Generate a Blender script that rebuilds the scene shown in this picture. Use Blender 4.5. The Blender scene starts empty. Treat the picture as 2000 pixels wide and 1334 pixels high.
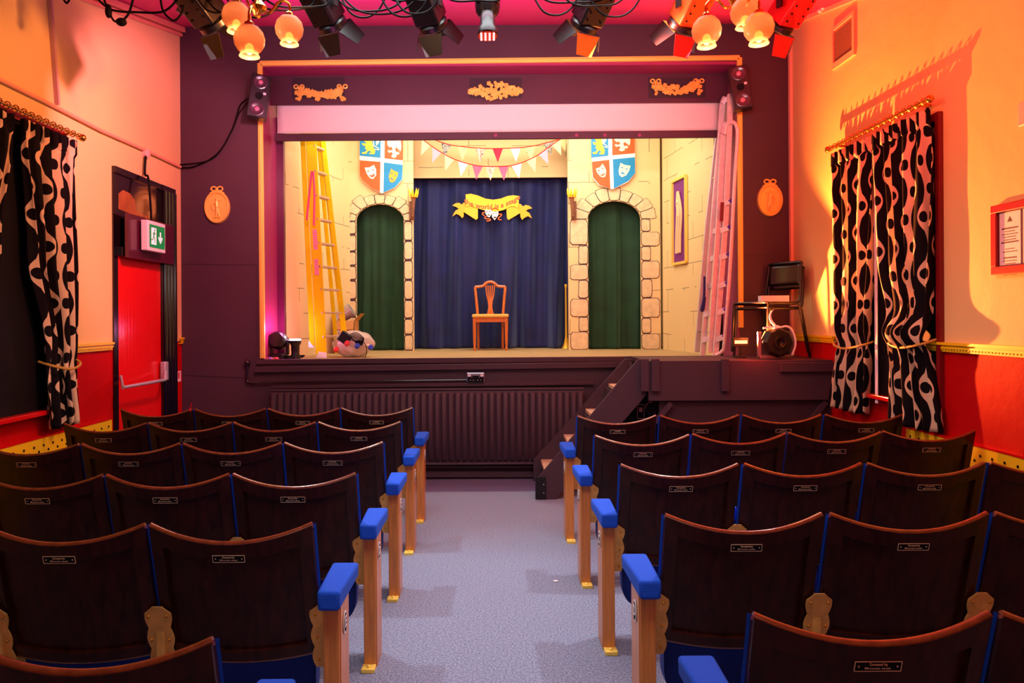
import bpy, bmesh, math, random
from mathutils import Vector, Matrix, noise
R=math.radians; PI=math.pi
random.seed(7)
scene=bpy.context.scene
col=scene.collection
# ------------------------------------------------------------------ camera
H=1.55; F=1400.0; VX,VY=958.0,620.0; ROLL=.006
cd=bpy.data.cameras.new('camera'); cam=bpy.data.objects.new('camera',cd); col.objects.link(cam)
cam.location=(0,0,H); cam.rotation_euler=(R(90),ROLL,0)
cd.sensor_width=36; cd.lens=36*F/2000; cd.shift_x=(1000-VX)/2000; cd.shift_y=-(667-VY)/2000
cd.clip_start=.05; scene.camera=cam
# ------------------------------------------------------------------ view / world / lights
scene.view_settings.view_transform='Standard'; scene.view_settings.look='None'
scene.view_settings.exposure=0.0; scene.view_settings.gamma=1; scene.view_settings.use_curve_mapping=False
wd=bpy.data.worlds.new('world'); scene.world=wd; wd.use_nodes=True
wd.node_tree.nodes['Background'].inputs[0].default_value=(.02,.015,.02,1)
def area(name,loc,target,sx,sy,power,color,spread=180):
    l=bpy.data.lights.new(name,'AREA'); l.shape='RECTANGLE'; l.size=sx; l.size_y=sy; l.energy=power; l.color=color; l.spread=R(spread)
    o=bpy.data.objects.new(name,l); col.objects.link(o); o.location=loc
    o.rotation_euler=(Vector(target)-Vector(loc)).to_track_quat('-Z','Y').to_euler(); return o
def point(name,loc,power,color,r=.03):
    l=bpy.data.lights.new(name,'POINT'); l.energy=power; l.color=color; l.shadow_soft_size=r
    o=bpy.data.objects.new(name,l); col.objects.link(o); o.location=loc; return o
def spot(name,loc,target,power,color,ang,blend=.3,r=.03):
    l=bpy.data.lights.new(name,'SPOT'); l.energy=power; l.color=color; l.shadow_soft_size=r; l.spot_size=R(ang); l.spot_blend=blend
    o=bpy.data.objects.new(name,l); col.objects.link(o); o.location=loc
    o.rotation_euler=(Vector(target)-Vector(loc)).to_track_quat('-Z','Y').to_euler(); return o
area('stage_wash',(0.1,7.7,3.95),(0.1,8.9,2.2),3.4,.5,50,(1,.94,.82))
area('stage_top',(0.1,8.3,4.0),(0.1,8.3,0),3.2,.8,26,(1,.92,.76))
area('room_fill_near',(0,1.6,3.0),(0,2.6,0),2.2,1.0,20,(.93,.96,1),125)  # unseen overhead panel, added as general fill
area('room_fill_far',(0,4.2,3.55),(0,4.6,0),2.6,.8,46,(.94,.96,1),125)  # second added fill panel, over the far rows
area('room_fill_rear',(0,-1.2,2.5),(0,6.5,1.6),3.0,.8,24,(1,.92,.9))  # added fill from behind the camera, aimed at the stage
spot('aisle_spot_left',(-1.75,4.4,3.45),(.25,3.7,0),200,(.85,.93,1),52,.6,.03)
spot('aisle_spot_right',(1.75,4.2,3.4),(-.25,3.3,0),200,(.85,.93,1),52,.6,.03)
area('stage_front_fill',(0,7.32,3.6),(0,7.75,1.0),3.6,.1,16,(1,.95,.86))  # added fill tucked behind the screen bar to brighten the ladder
area('screen_fill',(0,4.7,3.3),(0,7.2,3.6),3.8,.1,24,(1,.70,.73),90)  # unseen strip added to brighten the projection screen
area('ceiling_fill',(-.9,5.5,3.35),(-.9,5.6,4.4),2.6,.15,15,(.9,.14,.85))  # unseen strip added to tint the ceiling magenta
area('ceiling_fill_red',(1.4,5.5,3.35),(1.4,5.6,4.4),1.8,.15,14,(1,.02,.12))  # another added strip, tinting the ceiling red at right
spot('red_flood',(2.22,6.42,1.36),(2.9,4.3,3.1),1750,(1,.20,.04),120,.9,.015)
point('red_flood_glow',(2.24,6.0,1.30),5,(1,.05,.02),.02)
spot('pink_lantern',(-1.2,4.7,3.45),(-2.97,6.2,2.65),330,(1,.22,.36),78,.55)
point('magenta_head',(-2.02,7.05,1.46),7,(1,.15,.6),.04)
spot('magenta_wash',(-.6,3.9,1.9),(-.9,7.0,3.95),90,(1,.1,.42),75,.6,.15)
spot('red_wash',(1.8,3.4,2.0),(2.2,6.9,3.9),70,(1,.04,.06),80,.6,.15)
spot('orange_wash',(1.0,4.6,3.4),(2.9,4.3,2.6),60,(1,.14,.10),95,.6,.05)
spot('salmon_wash',(-1.0,4.4,3.4),(-2.97,4.4,2.7),130,(1,.28,.08),95,.6,.05)
# ------------------------------------------------------------------ helpers
def P(x,y,Y):
    u=x-VX; v=VY-y
    return Vector(((u+ROLL*v)*Y/F, Y, H+(v-ROLL*u)*Y/F))
WL=-2.97; WR=2.90; YF=6.89
def W(x,y,X):
    u=x-VX; v=VY-y
    Y=X*F/(u+ROLL*v); return Vector((X,Y,H+(v-ROLL*u)*Y/F))
def lin(c):
    return tuple(((v/255)/12.92 if v/255<=.04045 else ((v/255+.055)/1.055)**2.4) for v in c)
class NT:
    def __init__(s,m): s.t=m.node_tree; s.n=s.t.nodes; s.l=s.t.links
    def add(s,t,**k):
        n=s.n.new(t)
        for a,b in k.items(): setattr(n,a,b)
        return n
    def math(s,op,a,b=None,c=None):
        n=s.add('ShaderNodeMath',operation=op)
        for i,v in enumerate((a,b,c)):
            if v is None: continue
            if isinstance(v,(int,float)): n.inputs[i].default_value=v
            else: s.l.new(v,n.inputs[i])
        return n.outputs[0]
    def mix(s,f,a,b):
        n=s.add('ShaderNodeMix',data_type='RGBA')
        for i,v in ((0,f),(6,a),(7,b)):
            if isinstance(v,(int,float)): n.inputs[i].default_value=v
            elif isinstance(v,tuple): n.inputs[i].default_value=(*v[:3],1)
            else: s.l.new(v,n.inputs[i])
        return n.outputs[2]
MC={}
def mat(name,c,rough=.5,metal=0,var=0,vs=8,bump=0,bs=40,coat=0,sheen=0,emit=0,ec=None,trans=0,stretch=None,c2=None,alpha=1,ior=1.45,spec=.5):
    if name in MC: return MC[name]
    m=bpy.data.materials.new(name); m.use_nodes=True; t=NT(m); b=t.n['Principled BSDF']
    cl=lin(c); b.inputs['Base Color'].default_value=(*cl,1); b.inputs['Roughness'].default_value=rough; b.inputs['Metallic'].default_value=metal
    b.inputs['Coat Weight'].default_value=coat; b.inputs['Coat Roughness'].default_value=.12
    b.inputs['Sheen Weight'].default_value=sheen; b.inputs['Sheen Roughness'].default_value=.35
    b.inputs['Transmission Weight'].default_value=trans; b.inputs['Alpha'].default_value=alpha; b.inputs['IOR'].default_value=ior
    b.inputs['Specular IOR Level'].default_value=spec
    if sheen: b.inputs['Sheen Tint'].default_value=(*[min(1,v*2.5+.1) for v in cl],1)
    if emit: b.inputs['Emission Color'].default_value=(*lin(ec or c),1); b.inputs['Emission Strength'].default_value=emit
    tc=t.add('ShaderNodeTexCoord'); src=tc.outputs['Object']
    if stretch:
        mp=t.add('ShaderNodeMapping'); mp.inputs['Scale'].default_value=stretch; t.l.new(src,mp.inputs[0]); src=mp.outputs[0]
    if var or c2:
        nz=t.add('ShaderNodeTexNoise'); nz.inputs['Scale'].default_value=vs; nz.inputs['Detail'].default_value=6; t.l.new(src,nz.inputs[0])
        a=tuple(v*(1-var) for v in cl); d=lin(c2) if c2 else tuple(min(1,v*(1+var)) for v in cl)
        r=t.add('ShaderNodeMapRange'); r.inputs[1].default_value=.3; r.inputs[2].default_value=.7; t.l.new(nz.outputs[0],r.inputs[0])
        t.l.new(t.mix(r.outputs[0],a,d),b.inputs['Base Color'])
    if bump:
        nb=t.add('ShaderNodeTexNoise'); nb.inputs['Scale'].default_value=bs; nb.inputs['Detail'].default_value=5; t.l.new(src,nb.inputs[0])
        bp=t.add('ShaderNodeBump'); bp.inputs['Strength'].default_value=bump; bp.inputs['Distance'].default_value=.01
        t.l.new(nb.outputs[0],bp.inputs['Height']); t.l.new(bp.outputs[0],b.inputs['Normal'])
    MC[name]=m; return m
def anc(p):
    while p is not None:
        if p.get('_loc') is not None: return Vector(p['_loc'])
        p=p.parent
    return Vector((0,0,0))
def frame4(m,X0,X1,y0,y1,z0,z1,w,wb=None):
    wb=wb or w
    m.box(X0,y0,z0+wb,X1,y0+w,z1-w); m.box(X0,y1-w,z0+wb,X1,y1,z1-w); m.box(X0,y0,z0,X1,y1,z0+wb); m.box(X0,y0,z1-w,X1,y1,z1)
class MB:
    def __init__(s): s.v=[]; s.f=[]; s.uv=None
    def add(s,vs,fs):
        n=len(s.v); s.v+= [tuple(v) for v in vs]; s.f+=[tuple(i+n for i in f) for f in fs]; return s
    def box(s,x0,y0,z0,x1,y1,z1,M=None):
        x0,x1=min(x0,x1),max(x0,x1); y0,y1=min(y0,y1),max(y0,y1); z0,z1=min(z0,z1),max(z0,z1)
        vs=[Vector(p) for p in ((x0,y0,z0),(x1,y0,z0),(x1,y1,z0),(x0,y1,z0),(x0,y0,z1),(x1,y0,z1),(x1,y1,z1),(x0,y1,z1))]
        if M: vs=[M@v for v in vs]
        return s.add(vs,[(0,3,2,1),(4,5,6,7),(0,1,5,4),(1,2,6,5),(2,3,7,6),(3,0,4,7)])
    def bar(s,a,b,w,h,up=(0,0,1)):
        a=Vector(a); b=Vector(b); d=(b-a).normalized(); u=Vector(up)
        if abs(d.dot(u))>.98: u=Vector((0,1,0))
        x=d.cross(u).normalized()*w/2; y=x.cross(d).normalized()*h/2
        vs=[a-x-y,a+x-y,a+x+y,a-x+y,b-x-y,b+x-y,b+x+y,b-x+y]
        return s.add(vs,[(0,1,2,3),(4,7,6,5),(0,4,5,1),(1,5,6,2),(2,6,7,3),(3,7,4,0)])
    def tube(s,pts,r,n=8,cap=True):
        pts=[Vector(p) for p in pts]; rs=r if isinstance(r,(list,tuple)) else [r]*len(pts)
        vs=[];pn=None
        for i,p in enumerate(pts):
            t=(pts[min(i+1,len(pts)-1)]-pts[max(i-1,0)]).normalized()
            if pn is None:
                pn=t.orthogonal().normalized()
            else:
                pn=(pn-t*pn.dot(t)); pn=pn.normalized() if pn.length>1e-6 else t.orthogonal().normalized()
            b=t.cross(pn)
            for k in range(n):
                a=2*PI*k/n; vs.append(p+(pn*math.cos(a)+b*math.sin(a))*rs[i])
        fs=[(i*n+k,i*n+(k+1)%n,(i+1)*n+(k+1)%n,(i+1)*n+k) for i in range(len(pts)-1) for k in range(n)]
        if cap: fs+=[tuple(range(n-1,-1,-1)),tuple((len(pts)-1)*n+k for k in range(n))]
        return s.add(vs,fs)
    def lathe(s,prof,M=None,n=20):
        M=M or Matrix(); vs=[]
        for (r,z) in prof:
            for k in range(n):
                a=2*PI*k/n; vs.append(M@Vector((r*math.cos(a),r*math.sin(a),z)))
        fs=[(i*n+k,i*n+(k+1)%n,(i+1)*n+(k+1)%n,(i+1)*n+k) for i in range(len(prof)-1) for k in range(n)]
        if prof[0][0]>1e-5: fs.append(tuple(range(n-1,-1,-1)))
        if prof[-1][0]>1e-5: fs.append(tuple((len(prof)-1)*n+k for k in range(n)))
        return s.add(vs,fs)
    def ball(s,c,r,n=10,sc=(1,1,1)):
        c=Vector(c); pr=[(max(1e-6,r*math.sin(PI*i/(n//2+2))),-r*math.cos(PI*i/(n//2+2))) for i in range(n//2+3)]
        return s.lathe(pr,Matrix.Translation(c)@Matrix.Diagonal((*sc,1)),n)
    def prism(s,pts,off):
        pts=[Vector(p) for p in pts]; off=Vector(off); n=len(pts)
        nr=Vector((0,0,0))
        for i in range(n): nr+=pts[i].cross(pts[(i+1)%n])
        if nr.dot(off)>0: pts=pts[::-1]
        return s.add(pts+[p+off for p in pts],[tuple(range(n)),tuple(range(2*n-1,n-1,-1))]+[(i,i+n,(i+1)%n+n,(i+1)%n) for i in range(n)])
    def grid(s,fn,nu,nv,uvf=None,closed=False):
        n=len(s.v); s.add([fn(i/nu,j/nv) for j in range(nv+1) for i in range(nu+1)],[])
        s.f+=[(n+j*(nu+1)+i,n+j*(nu+1)+i+1,n+(j+1)*(nu+1)+i+1,n+(j+1)*(nu+1)+i) for j in range(nv) for i in range(nu)]
        if uvf: s.uv={n+j*(nu+1)+i:uvf(i/nu,j/nv) for j in range(nv+1) for i in range(nu+1)}
        return s
    def build(s,name,m,parent=None,smooth=35,bevel=0,seg=2,solid=0,kind=None,label=None):
        me=bpy.data.meshes.new(name); off=anc(parent)
        me.from_pydata([tuple(Vector(v)-off) for v in s.v],[],s.f); me.validate(); 
        if s.uv:
            ul=me.uv_layers.new(name='UVMap')
            for lp in me.loops: ul.data[lp.index].uv=s.uv.get(lp.vertex_index,(0,0))
        bm=bmesh.new(); bm.from_mesh(me)
        if not s.uv: bmesh.ops.recalc_face_normals(bm,faces=bm.faces)
        bm.to_mesh(me); bm.free()
        if smooth:
            me.shade_smooth(); me.set_sharp_from_angle(angle=R(smooth))
        o=bpy.data.objects.new(name,me); col.objects.link(o); me.materials.append(m)
        if solid:
            q=o.modifiers.new('s','SOLIDIFY'); q.thickness=solid; q.offset=0
        if bevel:
            q=o.modifiers.new('b','BEVEL'); q.width=bevel; q.segments=seg; q.limit_method='ANGLE'; q.angle_limit=R(40)
        if parent: o.parent=parent
        if kind: o['kind']=kind
        if label: o['label']=label
        return o
def root(name,label=None,cat=None,loc=(0,0,0),group=None,rot=(0,0,0),kind=None,local=False):
    o=bpy.data.objects.new(name,None); col.objects.link(o); o.location=loc; o.rotation_euler=rot; o.empty_display_size=.1
    if label: o['label']=label
    if cat: o['category']=cat
    if group: o['group']=group
    if kind: o['kind']=kind
    if not local: o['_loc']=tuple(loc)
    return o
def tag(o,label,cat,group=None,kind=None):
    o['label']=label; o['category']=cat
    if group: o['group']=group
    if kind: o['kind']=kind
    return o
def struct(o): o['kind']='structure'; return o
def copy_tree(o,parent=None):
    c=o.copy(); col.objects.link(c); c.parent=parent
    for ch in [x for x in CH.get(o.name,[])]: copy_tree(ch,c)
    return c
CH={}
def index():
    CH.clear()
    for o in bpy.data.objects:
        if o.parent: CH.setdefault(o.parent.name,[]).append(o)
def text(body,size,M,m,name='lettering',parent=None,ext=.001,align='CENTER',warp=None,bold=0,sp=1,label=None):
    c=bpy.data.curves.new('t','FONT'); c.body=body; c.size=size; c.extrude=ext; c.align_x=align; c.align_y='CENTER'; c.offset=bold; c.space_character=sp
    c.resolution_u=2
    o=bpy.data.objects.new('t',c); col.objects.link(o); dg=bpy.context.evaluated_depsgraph_get()
    me=bpy.data.meshes.new_from_object(o.evaluated_get(dg)); bpy.data.objects.remove(o)
    me.name=name
    off=anc(parent)
    for v in me.vertices:
        p=v.co.copy()
        if warp: p=warp(p)
        v.co=M@p-off
    me.materials.clear(); me.materials.append(m)
    o=bpy.data.objects.new(name,me); col.objects.link(o)
    if parent: o.parent=parent
    if label: o['label']=label
    return o
def face_cam(loc): # text plane facing -Y : x->X, y->Z, z->-Y
    return Matrix.Translation(loc)@Matrix(((1,0,0,0),(0,0,-1,0),(0,1,0,0),(0,0,0,1)))
def bez(pts,n=8):
    pts=[Vector(p) for p in pts]; out=[]
    for i in range(len(pts)-1):
        p0=pts[max(i-1,0)];p1=pts[i];p2=pts[i+1];p3=pts[min(i+2,len(pts)-1)]
        for k in range(n):
            t=k/n; out.append(.5*((2*p1)+(p2-p0)*t+(2*p0-5*p1+4*p2-p3)*t*t+(3*p1-p0-3*p2+p3)*t**3))
    out.append(pts[-1]); return out
def rotM(axis,deg): return Matrix.Rotation(R(deg),4,axis)
def T(x,y,z): return Matrix.Translation((x,y,z))
# ------------------------------------------------------------------ materials
def wall_mat(name,up,low,zs=1.34):
    m=bpy.data.materials.new(name); m.use_nodes=True; t=NT(m); b=t.n['Principled BSDF']; b.inputs['Roughness'].default_value=.65; b.inputs['Specular IOR Level'].default_value=.1
    g=t.add('ShaderNodeNewGeometry'); s=t.add('ShaderNodeSeparateXYZ'); t.l.new(g.outputs[0],s.inputs[0])
    nz=t.add('ShaderNodeTexNoise'); nz.inputs['Scale'].default_value=1.3; nz.inputs['Detail'].default_value=4; t.l.new(g.outputs[0],nz.inputs[0])
    cu=lin(up); c=t.mix(nz.outputs[0],tuple(v*.88 for v in cu),cu)
    t.l.new(t.mix(t.math('GREATER_THAN',s.outputs[2],zs),lin(low),c),b.inputs['Base Color'])
    n2=t.add('ShaderNodeTexNoise'); n2.inputs['Scale'].default_value=5; n2.inputs['Detail'].default_value=8; t.l.new(g.outputs[0],n2.inputs[0])
    bp=t.add('ShaderNodeBump'); bp.inputs['Strength'].default_value=.35; bp.inputs['Distance'].default_value=.02; t.l.new(n2.outputs[0],bp.inputs['Height']); t.l.new(bp.outputs[0],b.inputs['Normal'])
    return m
M_wall=wall_mat('painted_plaster',(230,208,138),(176,2,8))
M_dark=mat('aubergine_paint',(70,46,56),.62,var=.08,vs=2,bump=.25,bs=120)
M_darkgloss=mat('black_gloss_paint',(16,7,12),.18,bump=.1,bs=30,coat=.6)
M_fascia=mat('fascia_paint',(78,36,54),.55,var=.08,vs=3)
M_ceil=mat('ceiling_paint',(196,46,104),.6,var=.06,vs=2)
M_reveal=mat('reveal_paint',(150,44,92),.45)
M_gold=mat('gold_paint',(250,218,100),.42,metal=.25,bump=.15,bs=60)
M_goldbright=mat('gold_leaf',(255,206,96),.35,metal=.3)
M_yellowtrim=mat('yellow_trim_paint',(236,204,10),.45)
M_brass=mat('brass',(214,160,60),.22,metal=1)
M_bronze=mat('bronze_standard',(228,168,84),.42,metal=.35,var=.18,vs=20)
M_post=mat('gold_stained_wood',(196,124,58),.38,var=.18,vs=10,stretch=(8,8,.6),coat=.3)
M_red=mat('red_gloss',(205,10,16),.25,coat=.4)
M_black=mat('matt_black',(12,9,12),.7,spec=.2)
M_blackmetal=mat('black_metal',(11,10,12),.4,coat=.15)
M_steel=mat('steel',(190,190,195),.28,metal=.9)
M_alu=mat('aluminium',(225,220,220),.4,metal=.3,var=.1,vs=15)
M_alupaint=mat('worn_ladder_metal',(235,210,205),.45,metal=.1,var=.12,vs=20)
M_white=mat('white_plastic',(235,232,230),.4)
M_paper=mat('paper',(238,226,222),.7)
M_screen=mat('projection_screen',(244,226,222),.7)
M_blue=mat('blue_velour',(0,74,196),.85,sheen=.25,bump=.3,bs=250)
M_bluedk=mat('blue_velour_dark',(2,38,120),.9,sheen=.35)  # darker blue velour for the seat pans
M_cream=mat('cream_set_paint',(238,212,150),.65,var=.05,vs=3)
M_stone=mat('painted_stone',(222,198,150),.7,var=.12,vs=14,bump=.4,bs=30)
M_stoneline=mat('stone_outline',(74,46,56),.7)
M_green=mat('green_velvet',(14,54,26),.8,sheen=.7,var=.25,vs=5)
M_navy=mat('navy_velvet',(8,20,78),.7,sheen=.55,var=.3,vs=4)
M_ylad=mat('yellow_fibreglass',(238,212,0),.6,var=.04,spec=.2)
M_sb=mat('shield_blue',(14,136,190),.45); M_so=mat('shield_orange',(236,88,18),.45); M_sw=mat('shield_white',(246,240,226),.5)
M_emy=mat('emblem_yellow',(240,206,60),.5); M_emc=mat('emblem_cream',(250,236,200),.5); M_emo=mat('emblem_ochre',(236,170,40),.5)
M_wood=mat('dark_mahogany',(48,15,8),.4,var=.5,vs=5,stretch=(9,9,.8),coat=.12,spec=.22)
M_rim=mat('lit_lacquer_rail',(112,50,22),.2,var=.3,vs=30,coat=1)  # rail colour lightened to paint in light catching the edge
M_chair=mat('orange_wood',(196,104,40),.35,var=.15,vs=8,stretch=(6,6,1),coat=.3)
M_stagefloor=mat('stage_boards',(176,150,100),.6,var=.14,vs=4,stretch=(1,6,1))
M_tread=mat('bare_tread_wood',(205,165,130),.6,var=.1,vs=8)
M_card=mat('cardboard',(196,140,76),.7,var=.05)
M_plastic=mat('clear_bag',(225,205,190),.25,alpha=.75,bump=.6,bs=18)
M_glow=mat('bulb_glow',(255,190,60),.4,emit=5,ec=(255,196,96))
M_cable=mat('black_cable',(5,4,5),.6,spec=.15)
def curtain_mat():
    m=bpy.data.materials.new('wave_and_dot_fabric'); m.use_nodes=True; t=NT(m); b=t.n['Principled BSDF']; b.inputs['Roughness'].default_value=.85
    b.inputs['Specular IOR Level'].default_value=.15
    uv=t.add('ShaderNodeUVMap'); s=t.add('ShaderNodeSeparateXYZ'); t.l.new(uv.outputs[0],s.inputs[0])
    U=t.math('DIVIDE',s.outputs[0],.21); c=t.math('FLOOR',U); f=t.math('SUBTRACT',t.math('SUBTRACT',U,c),.5)
    hp=.185; q=t.math('DIVIDE',s.outputs[1],hp)
    ph=t.math('MULTIPLY',q,PI); sn=t.math('SINE',ph); w=t.math('MULTIPLY',sn,.2)
    d=t.math('ABSOLUTE',t.math('SUBTRACT',f,w)); hw=t.math('ADD',t.math('MULTIPLY',t.math('ABSOLUTE',sn),.10),.165)
    band=t.math('LESS_THAN',d,hw)
    dy=t.math('MULTIPLY',t.math('SUBTRACT',t.math('FRACT',q),.5),hp); dx=t.math('MULTIPLY',t.math('SUBTRACT',f,w),.21)
    dd=t.math('SQRT',t.math('ADD',t.math('MULTIPLY',dx,dx),t.math('MULTIPLY',dy,dy)))
    cream=t.math('MULTIPLY',band,t.math('GREATER_THAN',dd,.037))
    t.l.new(t.mix(cream,lin((14,9,13)),lin((218,194,154))),b.inputs['Base Color']); return m
M_curt=curtain_mat()
def brick_mat(name,axis,base,scale=1.0,dens=.5):
    m=bpy.data.materials.new(name); m.use_nodes=True; t=NT(m); b=t.n['Principled BSDF']; b.inputs['Roughness'].default_value=.65
    g=t.add('ShaderNodeNewGeometry'); s=t.add('ShaderNodeSeparateXYZ'); t.l.new(g.outputs[0],s.inputs[0])
    cb=t.add('ShaderNodeCombineXYZ'); t.l.new(s.outputs[axis],cb.inputs[0]); t.l.new(s.outputs[2],cb.inputs[1])
    nz=t.add('ShaderNodeTexNoise'); nz.inputs['Scale'].default_value=3; t.l.new(g.outputs[0],nz.inputs[0])
    va=t.add('ShaderNodeVectorMath',operation='MULTIPLY_ADD'); va.inputs[1].default_value=(.03,.03,0); t.l.new(nz.outputs['Color'],va.inputs[0]); t.l.new(cb.outputs[0],va.inputs[2])
    br=t.add('ShaderNodeTexBrick'); br.inputs['Scale'].default_value=1/scale; br.inputs['Mortar Size'].default_value=.004/scale; br.inputs['Brick Width'].default_value=.5; br.inputs['Row Height'].default_value=.27; br.inputs['Mortar Smooth'].default_value=.2
    t.l.new(va.outputs[0],br.inputs['Vector'])
    n2=t.add('ShaderNodeTexNoise'); n2.inputs['Scale'].default_value=2.6; n2.inputs['Detail'].default_value=1; t.l.new(g.outputs[0],n2.inputs[0])
    msk=t.math('GREATER_THAN',n2.outputs[0],dens)
    n3=t.add('ShaderNodeTexNoise'); n3.inputs['Scale'].default_value=2; t.l.new(g.outputs[0],n3.inputs[0])
    bc=lin(base); cc=t.mix(n3.outputs[0],tuple(v*.93 for v in bc),bc)
    t.l.new(t.mix(t.math('MULTIPLY',t.math('MULTIPLY',br.outputs['Fac'],msk),.8),cc,lin((70,55,45))),b.inputs['Base Color']); return m
M_brickX=brick_mat('painted_castle_wall',0,(236,208,146),1,.54)
M_brickY=brick_mat('painted_castle_side',1,(236,208,146),1,.52)
def carpet_mat():
    m=bpy.data.materials.new('carpet'); m.use_nodes=True; t=NT(m); b=t.n['Principled BSDF']; b.inputs['Roughness'].default_value=.95
    b.inputs['Sheen Weight'].default_value=.3
    g=t.add('ShaderNodeNewGeometry'); s=t.add('ShaderNodeSeparateXYZ'); t.l.new(g.outputs[0],s.inputs[0])
    nz=t.add('ShaderNodeTexNoise'); nz.inputs['Scale'].default_value=110; nz.inputs['Detail'].default_value=4; t.l.new(g.outputs[0],nz.inputs[0])
    n2=t.add('ShaderNodeTexNoise'); n2.inputs['Scale'].default_value=1.6; n2.inputs['Detail'].default_value=5; t.l.new(g.outputs[0],n2.inputs[0])
    r=t.add('ShaderNodeMapRange'); r.inputs[1].default_value=.35; r.inputs[2].default_value=.65; t.l.new(nz.outputs[0],r.inputs[0])
    a=t.mix(r.outputs[0],lin((58,76,116)),lin((152,160,176))); a=t.mix(t.math('MULTIPLY',n2.outputs[0],.5),a,lin((98,110,138)))
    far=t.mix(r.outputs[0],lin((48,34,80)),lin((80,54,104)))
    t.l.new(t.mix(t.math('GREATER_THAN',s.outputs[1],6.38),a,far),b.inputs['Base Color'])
    bp=t.add('ShaderNodeBump'); bp.inputs['Strength'].default_value=.5; bp.inputs['Distance'].default_value=.004; t.l.new(nz.outputs[0],bp.inputs['Height']); t.l.new(bp.outputs[0],b.inputs['Normal'])
    return m
M_carpet=carpet_mat()
b_=M_navy.node_tree.nodes['Principled BSDF']; b_.inputs['Sheen Tint'].default_value=(.5,.62,1,1); b_.inputs['Sheen Roughness'].default_value=.45
b_=M_green.node_tree.nodes['Principled BSDF']; b_.inputs['Sheen Tint'].default_value=(.4,.75,.4,1); b_.inputs['Sheen Roughness'].default_value=.4
# ------------------------------------------------------------------ room shell
ZS=1.142   # stage floor level
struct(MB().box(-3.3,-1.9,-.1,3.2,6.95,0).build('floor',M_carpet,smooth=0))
struct(MB().box(WL-.15,-1.9,0,WL,7.2,4.7).build('wall_left',M_wall,smooth=0))
struct(MB().box(WR,-1.9,0,WR+.15,7.2,4.7).build('wall_right',M_wall,smooth=0))
struct(MB().box(-3.2,-1.95,0,3.1,-1.8,3.2).build('wall_back',M_wall,smooth=0))
def czl(Y): return 4.36-.235*(YF-Y)
m=MB(); m.prism([(-3.12,-1.9,czl(-1.9)),(-3.12,7.1,czl(7.1)),(-3.12,7.1,czl(7.1)+.1),(-3.12,-1.9,czl(-1.9)+.1)],(6.2,0,0)); struct(m.build('ceiling',M_ceil,smooth=0))
XL=(512-VX)*YF/F; XR=(1444-VX)*YF/F; ZT=P(958,120,YF).z
m=MB(); m.box(WL,YF,0,XL,YF+.16,4.5); m.box(XR,YF,0,WR,YF+.16,4.5); m.box(XL,YF,ZT,XR,YF+.16,4.5); m.box(XL,YF,0,XR,YF+.16,ZS-.03)
def fseam(x0,y0,x1,y1,w=.006):
    a=P(x0,y0,YF);b=P(x1,y1,YF); m.bar(a+Vector((0,-.002,0)),b+Vector((0,-.002,0)),.006,w)
fseam(357,515,505,517); fseam(360,732,500,738); fseam(500,517,502,735); fseam(1452,497,1546,497); fseam(968,70,968,112)
struct(m.build('wall_front',M_dark,smooth=0))
# gold trim round the opening
def strip(name,pts,Y,w,d,mt,parent=None):
    m=MB()
    for a,b in zip(pts[:-1],pts[1:]):
        A=P(*a,Y);B=P(*b,Y); m.bar(A,B,d,w) if abs(A.x-B.x)>abs(A.z-B.z) else m.bar(A,B,w,d)
        m.bar(A+Vector((0,-.006,0)),B+Vector((0,-.006,0)),*((d,w*.4) if abs(A.x-B.x)>abs(A.z-B.z) else (w*.4,d)))
    return m.build(name,mt,parent,smooth=0,bevel=.003)
tag(strip('gilt_opening_moulding',[(513,700),(508,124),(1444,113),(1447,640)],YF-.01,.045,.03,M_gold),'thin gold painted moulding framing the stage opening','moulding')
# reveal (inner box) and fascia
YH=7.14
m=MB(); zt=P(958,150,YH).z
m.add([(XL,YF+.16,ZS),(XL,YF+.16,ZT),(XL+.02,7.3,ZT-.03),(XL+.02,7.3,ZS)],[(0,1,2,3)]); m.add([(XR,YF+.16,ZS),(XR,YF+.16,ZT),(XR-.02,7.3,ZT-.03),(XR-.02,7.3,ZS)],[(0,1,2,3)])
struct(m.build('trim_1',M_reveal,smooth=0,solid=.01))
m=MB(); m.box(XL,YF+.005,ZT-.04,XR,7.3,ZT-.01); m.box(XL+.0,YF+.005,ZS,XL+.012,7.3,ZT-.04); m.box(XR-.012,YF+.005,ZS,XR,7.3,ZT-.04)
struct(m.build('trim_2',M_reveal,smooth=0))
fa=root('header_fascia','dark plum header board across the top of the stage opening','header board',loc=(0,YH,3.66))
m=MB(); zb=P(958,202,YH).z; m.box(XL+.013,YH,zb,XR-.013,YH+.03,ZT-.041); m.build('board',M_fascia,fa,smooth=0)
for (x,w) in ((622,100),(968,100),(1322,110)):
    m=MB(); a=P(x,150,YH); m.box(a.x-w*.0026,YH-.002,P(x,196,YH).z+.02,a.x+w*.0026,YH,P(x,152,YH).z); m.build('patch_panel',mat('patch_paint',(52,30,42),.6),fa,smooth=0)
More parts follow.
